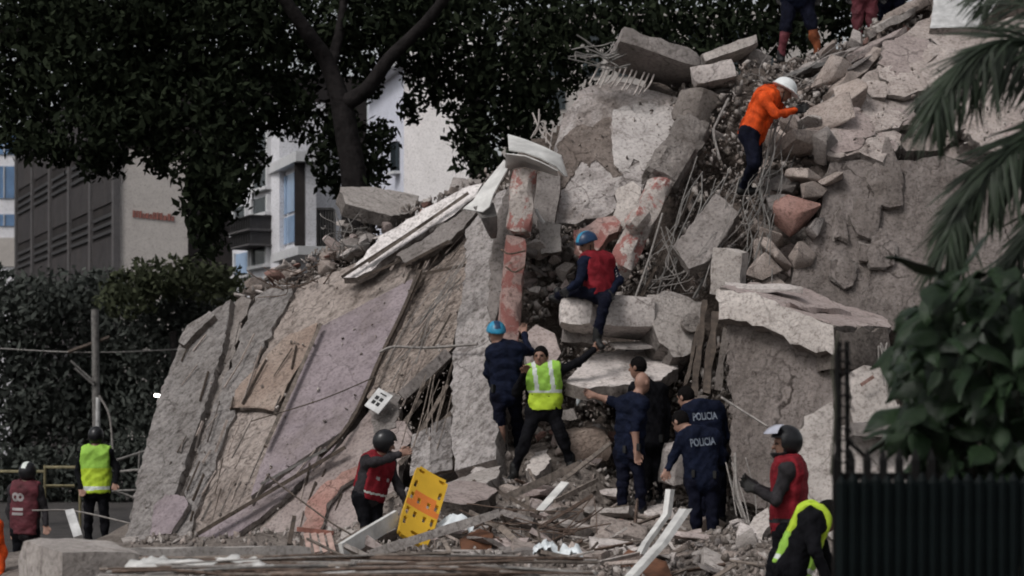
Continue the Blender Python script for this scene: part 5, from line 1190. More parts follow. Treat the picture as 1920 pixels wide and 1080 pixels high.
# spine board
sb = empty('spine_board', P(785, 1020, 19.9), 'yellow rescue spine board with orange pad leaning in the debris', 'stretcher')
o0 = P(772, 1014, 19.65); o1 = P(811, 889, 20.4)
ay = (o1 - o0); Ls = ay.length; ay.normalize(); axx = Vector((1, .7, -.12)); axx = (axx - ay * axx.dot(ay)).normalized(); az = axx.cross(ay).normalized()
if az.dot(CAMP - o0) < 0: az = -az
Wb = .37; nu, nv_ = 30, 74
def hw(t): return Wb * (.5 - .06 * max(0, (.25 - t) / .25) - .03 * max(0, (t - .9) / .1) ** 2)
holes = [(-.33, .94, .09, .018), (.33, .94, .09, .018)] + [(s * .385, t, .045, .052) for s in (-1, 1) for t in (.20, .34, .56, .74)] + [(s * .15, t, .042, .045) for s in (-1, 1) for t in (.34, .54)] + [(0, .1, .12, .02)]
cells = {}
for i in range(nu):
    for j in range(nv_):
        u = (i + .5) / nu * 2 - 1; t = (j + .5) / nv_
        cx_ = u * Wb / 2
        if t > .965 and abs(u) > .86 or t < .02 and abs(u) > .8: continue
        if any(((u / 2 - hx) / hwid) ** 4 + ((t - ht) / hh) ** 4 < 1 for hx, ht, hwid, hh in holes): continue
        cells[i, j] = 1
bv = {}; BV = []; BF = []; BM = []
def bvert(i, j, s):
    if (i, j, s) not in bv:
        u = i / nu * 2 - 1; t = j / nv_
        z = .022 * s - .012 * (1 - u * u)
        bv[i, j, s] = len(BV); BV.append(axx * (u * hw(t)) + ay * (t * Ls) + az * z)
    return bv[i, j, s]
for (i, j) in cells:
    t = (j + .5) / nv_; u = (i + .5) / nu * 2 - 1
    m = 1 if (.42 < t < .66 and abs(u) < .82 - 1.2 * abs(t - .52)) or (.42 < t < .50) else 0
    BF.append([bvert(i, j, 1), bvert(i + 1, j, 1), bvert(i + 1, j + 1, 1), bvert(i, j + 1, 1)]); BM.append(m)
    BF.append([bvert(i, j, -1), bvert(i, j + 1, -1), bvert(i + 1, j + 1, -1), bvert(i + 1, j, -1)]); BM.append(0)
    for (di, dj, a, b) in ((-1, 0, (0, 1), (0, 0)), (1, 0, (1, 0), (1, 1)), (0, -1, (0, 0), (1, 0)), (0, 1, (1, 1), (0, 1))):
        if (i + di, j + dj) not in cells:
            BF.append([bvert(i + a[0], j + a[1], 1), bvert(i + a[0], j + a[1], -1), bvert(i + b[0], j + b[1], -1), bvert(i + b[0], j + b[1], 1)]); BM.append(0)
link('board', mesh_np('board', BV, BF, [M['yellow'], M['orange_pl']], BM, sharp=50), sb, o0)

# ------------------------------------------------------------------ foreground: blocks, low wall and the heap of rods
block('concrete_block', 'large grey concrete block in the bottom left foreground', 'block', P(150, 1065, 14.0), (.62, .95, .34), (3, 3, 32), M['conc_light'], chip=.03, seed=61)
beam('low_wall', 'low grey wall piece right of the foreground block', 'wall', P(190, 1046, 15.2), P(575, 1040, 16.0), .15, .3, M['conc_smooth'], chip=.02)
rs = random.Random(31)
for k in range(84):
    x0 = rs.uniform(180, 760); Lr = rs.uniform(180, 480); Y = 12.2 + 1.9 * rs.random(); y0 = 1045 + (14.1 - Y) / 1.9 * 34 + rs.uniform(-4, 4)
    dy = rs.gauss(0, 9)
    mt = rs.choice(['rust', 'wood', 'wire', 'rust', 'steel'])
    tube('long_rod', {'rust': 'rusty', 'wood': 'brown', 'wire': 'pale', 'steel': 'grey'}[mt] + ' long thin rod at the ' + ('back' if Y > 13.4 else 'middle' if Y > 12.8 else 'front') + ' of the foreground heap', 'rod', [P(x0, y0, Y), P(x0 + Lr * .5, y0 + dy * .5 + rs.gauss(0, 4), Y + rs.gauss(0, .1)), P(min(x0 + Lr, 1120), y0 + dy + 6, Y + rs.gauss(0, .25))], rs.uniform(.006, .014), M[mt], 'rods in the foreground heap')
for k, (px, py, Y, w) in enumerate([(330, 1060, 13.2, .5), (480, 1066, 13, .4), (440, 1052, 13.6, .35), (640, 1075, 12.6, .35), (280, 1056, 13.6, .3)]):
    crumple('white_scrap', ('large white scrap on the left end of the rod heap', 'white scrap in the middle of the rod heap', 'small white scrap at the back of the rod heap', 'white scrap at the bottom edge under the chair', 'leftmost small white scrap by the foreground block')[k], 'scrap', P(px, py + 6, Y), w, .25, .05, M['white_metal'], 20 + k)

# ------------------------------------------------------------------ the fence at the right
fn = empty('iron_fence', P(1740, 1400, 9.0), 'dark iron fence with closely set slats in the right foreground', 'fence')
def FY(px): return 9.0 + (px - 1565) * .0010
px = 1578.0; k = 0
while px < 1990:
    Y = FY(px); q = P(px, 893 - (k % 2) * 4, Y)
    me_w = .0535
    V = []; 
    zt = q.z; 
    prof = [(-me_w / 2, .0), (0, -.022), (me_w / 2, .0), (0, .012)]
    for z in (0.02, zt - .03):
        for (dx, dy) in prof: V.append((dx, dy, z))
    V.append((.0, 0, zt + .012))
    Fs = [(0, 1, 5, 4), (1, 2, 6, 5), (2, 3, 7, 6), (3, 0, 4, 7), (4, 5, 8), (5, 6, 8), (6, 7, 8), (7, 4, 8), (3, 2, 1, 0)]
    link('slat', mesh_np('slat', V, Fs, M['fence'], smooth=False), fn, (q.x, Y, 0))
    px += 21.5; k += 1
for py in (918, 1120):
    beam('rail', None, None, P(1568, py, FY(1568) + .05), P(1990, py, FY(1990) + .05), .05, .03, M['fence_post'], chip=.001, sp=1, parent=fn, relief=0)
gt = empty('spiked_gate', P(1590, 1400, 9.35), 'older spiked iron railing with ornate post behind the slat fence', 'gate')
for k, px in enumerate([1568, 1596, 1626, 1656, 1686, 1716, 1746]):
    Y = 9.4; q0 = P(px, 1090, Y); qt = P(px, 838, Y)
    w = .017
    V = [(-w, -w, 0), (w, -w, 0), (w, w, 0), (-w, w, 0)]; hz = qt.z - q0.z
    V += [(x, y, hz - .06) for x, y, _ in V[:4]] + [(0, 0, hz)]
    link('picket', mesh_np('picket', V, [(0, 1, 5, 4), (1, 2, 6, 5), (2, 3, 7, 6), (3, 0, 4, 7), (4, 5, 8), (5, 6, 8), (6, 7, 8), (7, 4, 8), (3, 2, 1, 0)], M['fence_post'], smooth=False), gt, q0)
beam('rail', None, None, P(1560, 893, 9.43), P(1760, 893, 9.43), .035, .025, M['fence_post'], chip=.001, sp=1, parent=gt, relief=0)
for px, w in ((1573, .017), (1590, .012)):
    tube('post', None, None, [P(px, 1400, 9.4), P(px - 1, 900, 9.4), P(px - 2, 640, 9.4)], w, M['fence_post'], parent=gt, sides=6)
for k in range(12):
    y = 650 + k * 21
    tube('scroll', None, None, [P(1572, y, 9.38), P(1580 + 4 * (k % 2), y + 8, 9.37), P(1590, y + 3, 9.38), P(1592 + 5 * (k % 3), y + 14, 9.36)], .005, M['fence_post'], parent=gt)
tube('brace', None, None, [P(1588, 826, 9.4), P(1626, 858, 9.4)], .010, M['fence_post'], parent=gt)
tube('vine_strand', 'thin leafless vine strand on the ornate gate post', 'vine', [P(1558, 890, 9.3), P(1566, 760, 9.3), P(1560, 690, 9.32), P(1572, 625, 9.33)], .006, M['stem'])

# ------------------------------------------------------------------ palm at the right edge
pt = P(2080, 1900, 11.2); palm = empty('palm_tree', (pt.x, pt.y, 0), 'palm with drooping fronds at the right edge of the picture', 'palm tree')
crown = P(2060, 190, 11.2)
tube('trunk', None, None, [Vector((crown.x + .1, 11.2, -.1)), Vector((crown.x + .05, 11.2, 1.6)), crown], .14, M['bark'], parent=palm, sides=12, r2=.10)
def leaflet_mesh(w):
    V = []; n = 5
    for i in range(n + 1):
        t = i / n; ww = w * (.5 + 1.2 * t) * (1 - t) ** .7 if t < 1 else 0
        drop = -.35 * t * t
        V += [(-ww, t, drop), (0, t, drop + ww * .5 - .004), (ww, t, drop)]
    Fs = []
    for i in range(n):
        a = i * 3; Fs += [(a, a + 1, a + 4, a + 3), (a + 1, a + 2, a + 5, a + 4)]
    return mesh_np('leaflet', V, Fs, M['leaf_palm'], sharp=None)
LM = [leaflet_mesh(.030), leaflet_mesh(.025), leaflet_mesh(.036)]
LMV = [np.array([v.co[:] for v in m.vertices]) for m in LM]; LMF = [[list(p.vertices) for p in m.polygons] for m in LM]
def frond(path, n, ln, seed, droop=.5, keep=75):
    """a rachis with leaflets: the first keep are parts of their own, the rest one stuff part"""
    rs = random.Random(seed); pts = [P(*p) for p in path]; sp = smooth_path(pts, 24)
    fo = tube('frond', None, None, pts, .016, M['leaf_palm'], parent=palm, r2=.004, n=8)
    V = []; Fs = []; mats = []
    for k in range(n):
        t = (k + rs.random()) / n; i = min(len(sp) - 2, int(t * (len(sp) - 1))); p = sp[i]; d = (sp[i + 1] - sp[i]).normalized()
        side = Vector((0, -1, 0)).cross(d).normalized(); s = (-1, 1)[k % 2]
        dirn = (d * rs.uniform(.45, 1.0) + side * s * rs.uniform(.35, .85) * (1 - .4 * t) + Vector((0, rs.uniform(-.55, .45), -droop * rs.uniform(.5, 1.3)))).normalized()
        Ln = ln * (1 - .5 * abs(t - .45)) * rs.uniform(.75, 1.2)
        y = dirn; x = y.cross(Vector((rs.gauss(0, .3), -.8, .6))); x = x.normalized() if x.length > .05 else Vector((1, 0, 0)); z = x.cross(y)
        m = Matrix((x * Ln, y * Ln, z * Ln)).transposed().to_4x4(); m.translation = p - pts[0]; mats.append((t, m, rs.randrange(3)))
    rs.shuffle(mats)
    for k, (t, m, w) in enumerate(mats):
        if k < keep:
            o = bpy.data.objects.new('leaflet', LM[w]); C.objects.link(o); o.parent = fo; o.matrix_local = m
        else:
            o0 = len(V); mm_ = np.array(m); V += list(LMV[w] @ mm_[:3, :3].T + mm_[:3, 3]); Fs += [[o0 + a for a in f] for f in LMF[w]]
    if V:
        tag(link('leaflet_mass', mesh_np('leaflet_mass', V, Fs, M['leaf_palm'], sharp=None), fo, parent_w(fo)), kind='stuff')
def parent_w(p):
    w = Vector((0, 0, 0))
    while p is not None: w += p.location; p = p.parent
    return w
frond([(2060, 190, 11.2), (1985, 95, 11.0), (1900, 75, 10.8), (1830, 100, 10.6), (1780, 150, 10.5), (1752, 205, 10.4)], 340, .40, 1, .55)
frond([(2060, 190, 11.2), (1990, 225, 11.0), (1920, 262, 10.8), (1855, 315, 10.6), (1805, 385, 10.5), (1775, 460, 10.4)], 380, .42, 2, .5)
frond([(2060, 190, 11.2), (2000, 80, 11.3), (1950, 0, 11.4), (1900, -40, 11.5), (1860, -30, 11.5)], 220, .38, 3, .45)
frond([(2060, 190, 11.2), (2000, 330, 11.3), (1950, 420, 11.3), (1900, 480, 11.2), (1860, 540, 11.1)], 260, .38, 4, .45)

# ------------------------------------------------------------------ broad leaved plant behind the fence
pb = P(1830, 1500, 9.9); plant = empty('broadleaf_plant', (pb.x, pb.y, 0), 'large dark broad leaved plant above the iron fence', 'plant')
def bleaf_mesh(k):
    V = []; Fs = []; n = 7
    for i in range(n + 1):
        t = i / n; w = .30 * math.sin(math.pi * min(1, t ** .8 * .97 + .03)) * (1 - .25 * t); dr = -.28 * t * t + .02 * math.sin(t * 9 + k)
        V += [(-w, t, dr - .10 * w + .02 * math.sin(k + t * 7)), (0, t, dr + .06), (w, t, dr - .10 * w)]
    for i in range(n):
        a = i * 3; Fs += [(a, a + 1, a + 4, a + 3), (a + 1, a + 2, a + 5, a + 4)]
    return mesh_np('leaf', V, Fs, M['leaf_plant'], sharp=50)
BL = [bleaf_mesh(k) for k in range(4)]
rs = random.Random(91)
for k in range(9):
    top = (1730 + k * 24 + rs.uniform(-12, 12), 540 + rs.uniform(-10, 130) + (60 if k < 2 else 0), 9.9 + rs.uniform(-.3, .4))
    tube('stem', None, None, [P(1800 + k * 8, 1300, 9.9), P(lerp(1800 + k * 8, top[0], .6), lerp(1300, top[1], .6), 9.9), P(*top)], .016, M['stem'], parent=plant, r2=.008)
BLV = [np.array([v.co[:] for v in m.vertices]) for m in BL]; BLF = [[list(p.vertices) for p in m.polygons] for m in BL]
cnt = 0; V = []; Fs = []
while cnt < 620:
    px = rs.uniform(1668, 1985); py = rs.uniform(500, 1000)
    lim = 1684 + max(0, (590 - py)) * 1.3 + max(0, py - 790) * .45 + 20 * math.sin(py * .045) + 10 * math.sin(py * .13)
    if px < lim: continue
    near = cnt < 290
    p = P(px, py, 9.85 + rs.uniform(-.4, .15) if near else 10.1 + rs.uniform(0, .7))
    d = Vector((rs.gauss(-.25, .7), rs.gauss(-.55, .5), rs.gauss(-.55, .4))).normalized(); s = rs.uniform(.12, .27)
    x = d.cross(Vector((rs.gauss(0, .6), rs.gauss(-.3, .6), 1))).normalized(); z = x.cross(d)
    m = Matrix((x * s, d * s, z * s)).transposed().to_4x4(); m.translation = p - plant.location
    if near:
        o = bpy.data.objects.new('leaf', BL[cnt % 4]); C.objects.link(o); o.parent = plant; o.matrix_local = m
    else:
        o0 = len(V); mm_ = np.array(m); V += list(BLV[cnt % 4] @ mm_[:3, :3].T + mm_[:3, 3]); Fs += [[o0 + a for a in f] for f in BLF[cnt % 4]]
    cnt += 1
tag(link('inner_foliage', mesh_np('inner_foliage', V, Fs, M['leaf_plant'], sharp=50), plant, plant.location), kind='stuff')
# ------------------------------------------------------------------ people: one continuous skin meshed from a distance field
def smin(a, b, k):
    h = np.maximum(k - np.abs(a - b), 0) / k
    return np.minimum(a, b) - h * h * k * .25

def surface_nets(f, org, h):
    ins = f < 0; nx, ny, nz = f.shape
    cnt = np.zeros((nx - 1, ny - 1, nz - 1), dtype=np.int8); off = [(i, j, k) for i in (0, 1) for j in (0, 1) for k in (0, 1)]
    for (i, j, k) in off: cnt += ins[i:nx - 1 + i, j:ny - 1 + j, k:nz - 1 + k]
    act = np.argwhere((cnt > 0) & (cnt < 8)); n = len(act)
    idx = -np.ones(cnt.shape, dtype=np.int32); idx[act[:, 0], act[:, 1], act[:, 2]] = np.arange(n)
    acc = np.zeros((n, 3)); num = np.zeros(n)
    cv_ = {o: f[act[:, 0] + o[0], act[:, 1] + o[1], act[:, 2] + o[2]] for o in off}
    for o in off:
        for ax in range(3):
            if o[ax] == 0:
                q = list(o); q[ax] = 1; a, b = cv_[o], cv_[tuple(q)]; m = (a < 0) != (b < 0)
                t = np.where(m, a / np.where(m, a - b, 1), 0)
                pos = np.tile(np.array(o, dtype=float), (n, 1)); pos[:, ax] = t
                acc[m] += pos[m]; num[m] += 1
    V = org + h * (act + acc / num[:, None])
    Q = []
    for ax in range(3):
        b, c = (ax + 1) % 3, (ax + 2) % 3
        sl0 = [slice(None)] * 3; sl1 = [slice(None)] * 3; sl0[ax] = slice(0, -1); sl1[ax] = slice(1, None)
        A, B = ins[tuple(sl0)], ins[tuple(sl1)]
        e = np.argwhere(A != B); e = e[(e[:, b] > 0) & (e[:, c] > 0) & (e[:, b] < f.shape[b] - 1) & (e[:, c] < f.shape[c] - 1)]
        def cell(db, dc):
            q = e.copy(); q[:, b] += db; q[:, c] += dc; return idx[q[:, 0], q[:, 1], q[:, 2]]
        q = np.stack([cell(-1, -1), cell(0, -1), cell(0, 0), cell(-1, 0)], axis=1)
        fl = ~A[e[:, 0], e[:, 1], e[:, 2]]
        q[fl] = q[fl][:, ::-1]; Q.append(q)
    return V, np.concatenate(Q)

def npv(v): return np.array(v[:], dtype=float)

class Body:
    def __init__(s): s.pr = []
    def cap(s, a, b, ra, rb, tagn, k=.03): s.pr.append(('c', npv(a), npv(b), ra, rb, tagn, k))
    def ell(s, c, ax, rad, tagn, k=.02): s.pr.append(('e', npv(c), np.array([npv(x) for x in ax]), np.array(rad), 0, tagn, k))
    @staticmethod
    def dist(p, X):
        if p[0] == 'c':
            _, a, b, ra, rb = p[:5]; ba = b - a; L2 = max(1e-9, ba @ ba)
            t = np.clip(((X - a) @ ba) / L2, 0, 1)
            return np.linalg.norm(X - a - t[..., None] * ba, axis=-1) - (ra + (rb - ra) * t)
        _, c, A, r = p[:4]; q = (X - c) @ A.T
        k0 = np.linalg.norm(q / r, axis=-1); k1 = np.linalg.norm(q / (r * r), axis=-1) + 1e-9
        return k0 * (k0 - 1) / k1
    def box(s, p):
        if p[0] == 'c':
            r = max(p[3], p[4]); return np.minimum(p[1], p[2]) - r, np.maximum(p[1], p[2]) + r
        r = p[3].max(); return p[1] - r, p[1] + r
    def field(s, h, prs=None, mg=.05):
        prs = prs or s.pr; bb = [s.box(p) for p in prs]
        lo = np.min([b[0] for b in bb], axis=0) - mg; hi = np.max([b[1] for b in bb], axis=0) + mg
        n = np.ceil((hi - lo) / h).astype(int) + 1; f = np.full(n, .3, dtype=np.float32)
        for p, (a, b) in zip(prs, bb):
            k = p[6]; i0 = np.maximum(0, ((a - lo - mg) / h).astype(int)); i1 = np.minimum(n, ((b - lo + mg) / h).astype(int) + 2)
            g = np.stack(np.meshgrid(*[lo[d] + h * np.arange(i0[d], i1[d]) for d in range(3)], indexing='ij'), axis=-1)
            sl = tuple(slice(i0[d], i1[d]) for d in range(3)); f[sl] = smin(f[sl], s.dist(p, g).astype(np.float32), k)
        return f, lo
    def grid(s, lo, n, h): return np.stack(np.meshgrid(*[lo[d] + h * np.arange(n[d]) for d in range(3)], indexing='ij'), axis=-1)

def wrinkle(V, Q, amp, seed, mask=None):
    a, b, c = V[Q[:, 0]], V[Q[:, 1]], V[Q[:, 2]]; fn_ = np.cross(b - a, c - a); N = np.zeros_like(V)
    for k in range(4): np.add.at(N, Q[:, k], fn_)
    N /= np.linalg.norm(N, axis=1)[:, None] + 1e-12
    rg = np.random.default_rng(seed); w = np.zeros(len(V)); X = V + .02 * np.sin(V[:, [1, 2, 0]] * 23)
    for k in range(7):
        d = rg.normal(size=3); d /= np.linalg.norm(d); w += np.sin(X @ d * rg.uniform(22, 62) + rg.uniform(0, 6)) ** 3
    return V + N * (amp * w / 2.5)[:, None] * (1 if mask is None else mask[:, None])

def obj_from(name, V, Q, mats, midx, parent, sharp=None):
    o = link(name, mesh_np(name, V - npv(parent_world(parent)), Q, mats, midx, sharp=sharp), parent, parent_world(parent)); return o
def parent_world(p):
    w = Vector((0, 0, 0))
    while p is not None: w += p.location; p = p.parent
    return w

def person(label, Y, J, face, mats, helmet=None, vest=None, hair=None, gloves=False, text=None, seed=1, up=None, short=False, bare_leg=None, girth=1.0, collar=None, group=None, h=.0115, marks=None, gear=None):
    """J: joints in photo pixels, with metres of depth from Y as third number; A is the limb at the image left, B at the right"""
    q = {k: P(v[0], v[1], Y + (v[2] if len(v) > 2 else 0)) for k, v in J.items()}
    base = min((q['anA'], q['anB']), key=lambda v: v.z)
    root = empty('person', ((q['anA'].x + q['anB'].x) / 2, (q['anA'].y + q['anB'].y) / 2, base.z - .09), label, 'person', group)
    f = Vector(face).normalized(); u = Vector(up or (0, 0, 1)); u = (u - f * u.dot(f)).normalized(); r = f.cross(u)
    B = Body(); hd = q['head']; nk = q['neck']; pv = q['pel']; shm = (q['shA'] + q['shB']) / 2; hm = (q['hiA'] + q['hiB']) / 2
    g = girth
    # torso
    tor = []
    def T(*a, **k): B.cap(*a, **k); tor.append(B.pr[-1])
    T(q['shA'], q['shB'], .072 * g, .072 * g, 'shirt', k=.05)
    T(q['shA'].lerp(shm, .42), q['hiA'].lerp(hm, .15), .112 * g, .105 * g, 'shirt', k=.06)
    T(q['shB'].lerp(shm, .42), q['hiB'].lerp(hm, .15), .112 * g, .105 * g, 'shirt', k=.06)
    T(nk.lerp(shm, .7), hm, .105 * g, .125 * g, 'shirt', k=.06)
    B.cap(q['hiA'], q['hiB'], .108 * g, .108 * g, 'pants', k=.05)
    B.cap(shm.lerp(nk, .2), hd - u * .06 - f * .01, .062, .055, 'skin', k=.03)
    # head
    ax = (r, f, u)
    B.ell(hd, ax, (.076, .094, .108), 'skin', .02)
    B.ell(hd + f * .028 - u * .068, ax, (.056, .062, .062), 'skin', .03)
    B.cap(hd + f * .094 - u * .002, hd + f * .113 - u * .034, .011, .017, 'skin', .012)
    B.cap(hd + f * .082 + u * .022 - r * .035, hd + f * .082 + u * .022 + r * .035, .014, .014, 'skin', .015)
    for s in (-1, 1): B.ell(hd + r * (.079 * s) - u * .012 - f * .008, ax, (.012, .026, .034), 'skin', .008)
    # arms
    for s in 'AB':
        sh, el, wr = q['sh' + s], q['el' + s], q['wr' + s]
        up_t = 'shirt'; lo_t = 'skin' if short else 'sleeve'
        B.cap(sh, el, .064 * g, .048 * g, up_t, .03)
        if short: B.cap(sh, sh.lerp(el, .62), .070 * g, .062 * g, up_t, .02)
        B.cap(el, wr, .045 if short else .049, .030 if short else .036, lo_t, .02)
        ht = 'glove' if gloves else 'skin'
        d = (wr - el).normalized()
        if 'hd' + s in q: d = (q['hd' + s] - wr).normalized()
        lat = d.cross(Vector((.3, -1, .2))); lat = lat.normalized() if lat.length > .1 else Vector((1, 0, 0))
        pn = lat.cross(d).normalized(); kn = wr + d * .085
        gr = .004 if gloves else 0
        for m in (-1, 0, 1): B.cap(wr + lat * (.012 * m) + d * .01, kn + lat * (.026 * m), .022 + gr, .017 + gr, ht, .018)
        for m, (ln, cu) in enumerate([(.030, .5), (.042, .38), (.044, .42), (.036, .55)]):
            b0 = kn + lat * ((m - 1.5) * .0225); d1 = (d + pn * cu * .8 + lat * (m - 1.5) * .08).normalized(); p1 = b0 + d1 * ln
            d2 = (d + pn * cu * 2.6).normalized(); p2 = p1 + d2 * ln * .85
            B.cap(b0, p1, .0105 + gr * .5, .0098 + gr * .5, ht, .006); B.cap(p1, p2, .0098 + gr * .5, .0085 + gr * .5, ht, .006)
        t0 = wr + d * .028 - lat * .026; t1 = t0 - lat * .030 + d * .032 + pn * .012; t2 = t1 + d * .034 + pn * .014
        B.cap(t0, t1, .014 + gr * .5, .012 + gr * .5, ht, .01); B.cap(t1, t2, .0115 + gr * .5, .0095, ht, .006)
    # legs
    for s in 'AB':
        hi, kn, an = q['hi' + s], q['kn' + s], q['an' + s]; lt = 'pants'
        low = 'skin' if bare_leg and s in bare_leg else 'pants' + s if ('pants' + s) in mats else 'pants'
        B.cap(hi, kn, .092 * g, .066 * g, lt, .04)
        B.cap(kn, kn.lerp(an, .35), .060, .062 if low != 'skin' else .056, low, .03); B.cap(kn.lerp(an, .3), an, .061 if low != 'skin' else .055, .048 if low != 'skin' else .036, low, .03)
        toe = q.get('to' + s)
        if toe is None: toe = an + Vector((f.x * .16, f.y * .16, -.06))
        fd = (toe - an); fd.z = 0; fd = fd.normalized() if fd.length > .01 else Vector((0, -1, 0))
        B.cap(an + Vector((0, 0, .06)), an - Vector((0, 0, .03)), .054, .052, 'boot', .02)
        B.cap(an - fd * .03 - Vector((0, 0, .045)), toe + Vector((0, 0, .01)), .045, .040, 'boot', .02)
    fld, lo = B.field(h); V, Q = surface_nets(fld, lo, h)
    cen = V[Q].mean(axis=1)
    D = np.stack([Body.dist(p, cen) for p in B.pr], axis=1); best = D.argmin(axis=1)
    tags = [p[5] for p in B.pr]
    mm = {'skin': 'skin', 'shirt': 'navy', 'sleeve': None, 'pants': 'navy_pants', 'boot': 'boot', 'glove': 'glove'}; mm.update(mats)
    if mm['sleeve'] is None: mm['sleeve'] = mm['shirt']
    names = sorted(set(mm.values()) | {'eye', 'lip'})
    lut = np.array([names.index(mm[t]) for t in tags]); mi = lut[best]
    hc = (cen - npv(hd)) @ np.array([npv(r), npv(f), npv(u)]).T
    eye = (np.abs(np.abs(hc[:, 0]) - .031) < .014) & (hc[:, 1] > .06) & (np.abs(hc[:, 2]) < .009); mi[eye] = names.index('eye')
    lip = (np.abs(hc[:, 0]) < .024) & (hc[:, 1] > .06) & (np.abs(hc[:, 2] + .066) < .009); mi[lip] = names.index('lip')
    if marks:
        names.append('text_w'); m_ = (np.sin(cen[:, 2] * 150 + 3 * np.sin(cen[:, 0] * 90)) > .35) & (np.sin(cen[:, 0] * 110 + cen[:, 2] * 40) > -.2)
        wa = np.linalg.norm(cen - npv(q['sh' + marks].lerp(q['el' + marks], .55)), axis=1) < .15; sl = np.array([t == 'shirt' for t in tags])[best]
        mi[m_ & wa & sl & (((cen - npv(q['sh' + marks])) @ npv(q['shB'] - q['shA'])) * (1 if marks == 'B' else -1) > 0)] = len(names) - 1
    ck = np.array([t in ('shirt', 'sleeve', 'pants', 'pantsA', 'pantsB') for t in tags])[best]
    vm = np.zeros(len(V)); np.maximum.at(vm, Q[ck].ravel(), 1.0)
    V2 = wrinkle(V, Q, .010, seed, vm)
    Q0 = Q
    body = obj_from('body', V2, Q, [M[n] for n in names], mi, root)
    sp = (nk - hm).normalized(); latv = (q['shB'] - q['shA']).normalized(); half = (q['shB'] - q['shA']).length / 2; Lsp = (shm - hm).dot(sp)
    if vest:
        hv = .0125; fv, lv = B.field(hv, tor, .06); X = B.grid(lv, fv.shape, hv); rel = X - npv(hm)
        t = rel @ npv(sp); l = np.abs((X - npv(shm)) @ npv(latv)); out = fv - (.024 if vest['kind'] != 'jacket' else .02)
        out = np.maximum(out, -(t + vest.get('low', .02))); out = np.maximum(out, l - (half + vest.get('lat', .02)))
        rad = np.linalg.norm(X - npv(shm) - ((X - npv(shm)) @ npv(sp))[..., None] * npv(sp), axis=-1)
        out = np.maximum(out, np.minimum(.088 - rad, t - (Lsp - .02)) )
        V, Q = surface_nets(out, lv, hv); cen = V[Q].mean(axis=1); t = ((cen - npv(hm)) @ npv(sp)) / Lsp; l = ((cen - npv(shm)) @ npv(latv)) / half
        V = wrinkle(V, Q, .009, seed + 5); vm_ = vest['mats']; mi = np.zeros(len(Q), dtype=int)
        if vest['kind'] == 'hivis':      # bands of tape
            mi[(np.abs(t - .42) < .05) | (np.abs(t - .10) < .05)] = 1
            if len(vm_) > 2: mi[(t > .62)] = 2
            if vest.get('front'):
                mi[:] = 0; mi[t > .5] = 2; mi[(np.abs(np.abs(l) - .5) < .13) & (t > .5)] = 1; mi[np.abs(t - .5) < .035] = 1
            elif vest.get('plain'): mi[np.abs(t - .42) < .05] = 0
            else: mi[(np.abs(np.abs(l) - .5) < .11) & (t > .55)] = 1
        elif vest['kind'] == 'red':
            mi[(np.abs(t - .16) < .03)] = 1
            if len(vm_) > 2: mi[(np.abs(np.abs(l) - .45) < .16) & (np.abs(t - .62) < .05)] = 2
        obj_from('vest', V, Q, [M[n] for n in vm_], mi, root)
    hf = .0095
    def hfield(sz=.24):
        n = int(sz * 2 / hf); lo = npv(hd) - sz; X = B.grid(lo, (n, n, n), hf); c = (X - npv(hd)) @ np.array([npv(r), npv(f), npv(u)]).T
        return lo, c[..., 0], c[..., 1], c[..., 2]
    def el(x, y, z, c, rr):
        a, b, d = (x - c[0]) / rr[0], (y - c[1]) / rr[1], (z - c[2]) / rr[2]; k = np.sqrt(a * a + b * b + d * d); return (k - 1) * min(rr)
    if helmet:
        lo, x, y, z = hfield(); kind, mt = helmet[0], helmet[1]
        if kind == 'moto':
            o = el(x, y, z, (0, -.006, .012), (.114, .136, .136)); o = np.maximum(o, -(z + .115))
            cut = np.maximum(np.maximum(np.abs(x) - .090, -(y - .045)), np.abs(z + .015) - .062); o = np.maximum(o, -cut)
            chin = np.maximum(np.maximum(np.abs(el(x, y, z, (0, 0, -.02), (.108, .142, .138))) - .012, np.abs(z + .10) - .026), -(y - .03)); o = np.minimum(o, chin)
        elif kind == 'hard':
            o = np.maximum(el(x, y, z, (0, -.005, .02), (.122, .145, .135)), -(z - .022))
            brim = np.maximum(el(x, y, np.zeros_like(z), (0, .015, 0), (.150, .185, 1)), np.abs(z - .028 + .18 * np.maximum(y - .1, 0)) - .011); o = np.minimum(o, brim)
            ridge = np.maximum(np.abs(x) - .016, np.maximum(el(x, y, z, (0, -.005, .02), (.14, .152, .146)), -(z - .05))); o = smin(o, ridge, .01)
        else:
            o = np.maximum(el(x, y, z, (0, -.008, .012), (.116, .140, .132)), -(z - .012 + .25 * np.minimum(y, 0) * -.6 - .0 + .28 * y * 0))
            o = np.maximum(o, -(z + .05 - .35 * (y + .05)) * .94)
        Vh, Qh = surface_nets(o.astype(np.float32), lo, hf); mi = np.zeros(len(Qh), dtype=int); ms = [M[mt]]
        if len(helmet) > 2:
            ms.append(M[helmet[2]]); ch_ = (Vh[Qh].mean(axis=1) - npv(hd)) @ np.array([npv(r), npv(f), npv(u)]).T
            mi[(np.abs(ch_[:, 0]) < .035) & (ch_[:, 2] > .05)] = 1
        ho = obj_from('helmet', Vh, Qh, ms, mi, root, sharp=50)
        if len(helmet) > 3:      # raised visor
            gpts = []
            for i in range(6):
                row = []; e = R(28 + i * 11)
                for j in range(9):
                    a = R(-62 + j * 15.5); rr = .172
                    row.append(hd + r * (math.sin(a) * .15) + f * (math.cos(a) * rr * math.cos(e) + .03) + u * (math.sin(e) * .13 + .035 - .01))
                gpts.append(row)
            sheet('visor', None, None, gpts, .006, M['visor'], parent=ho)
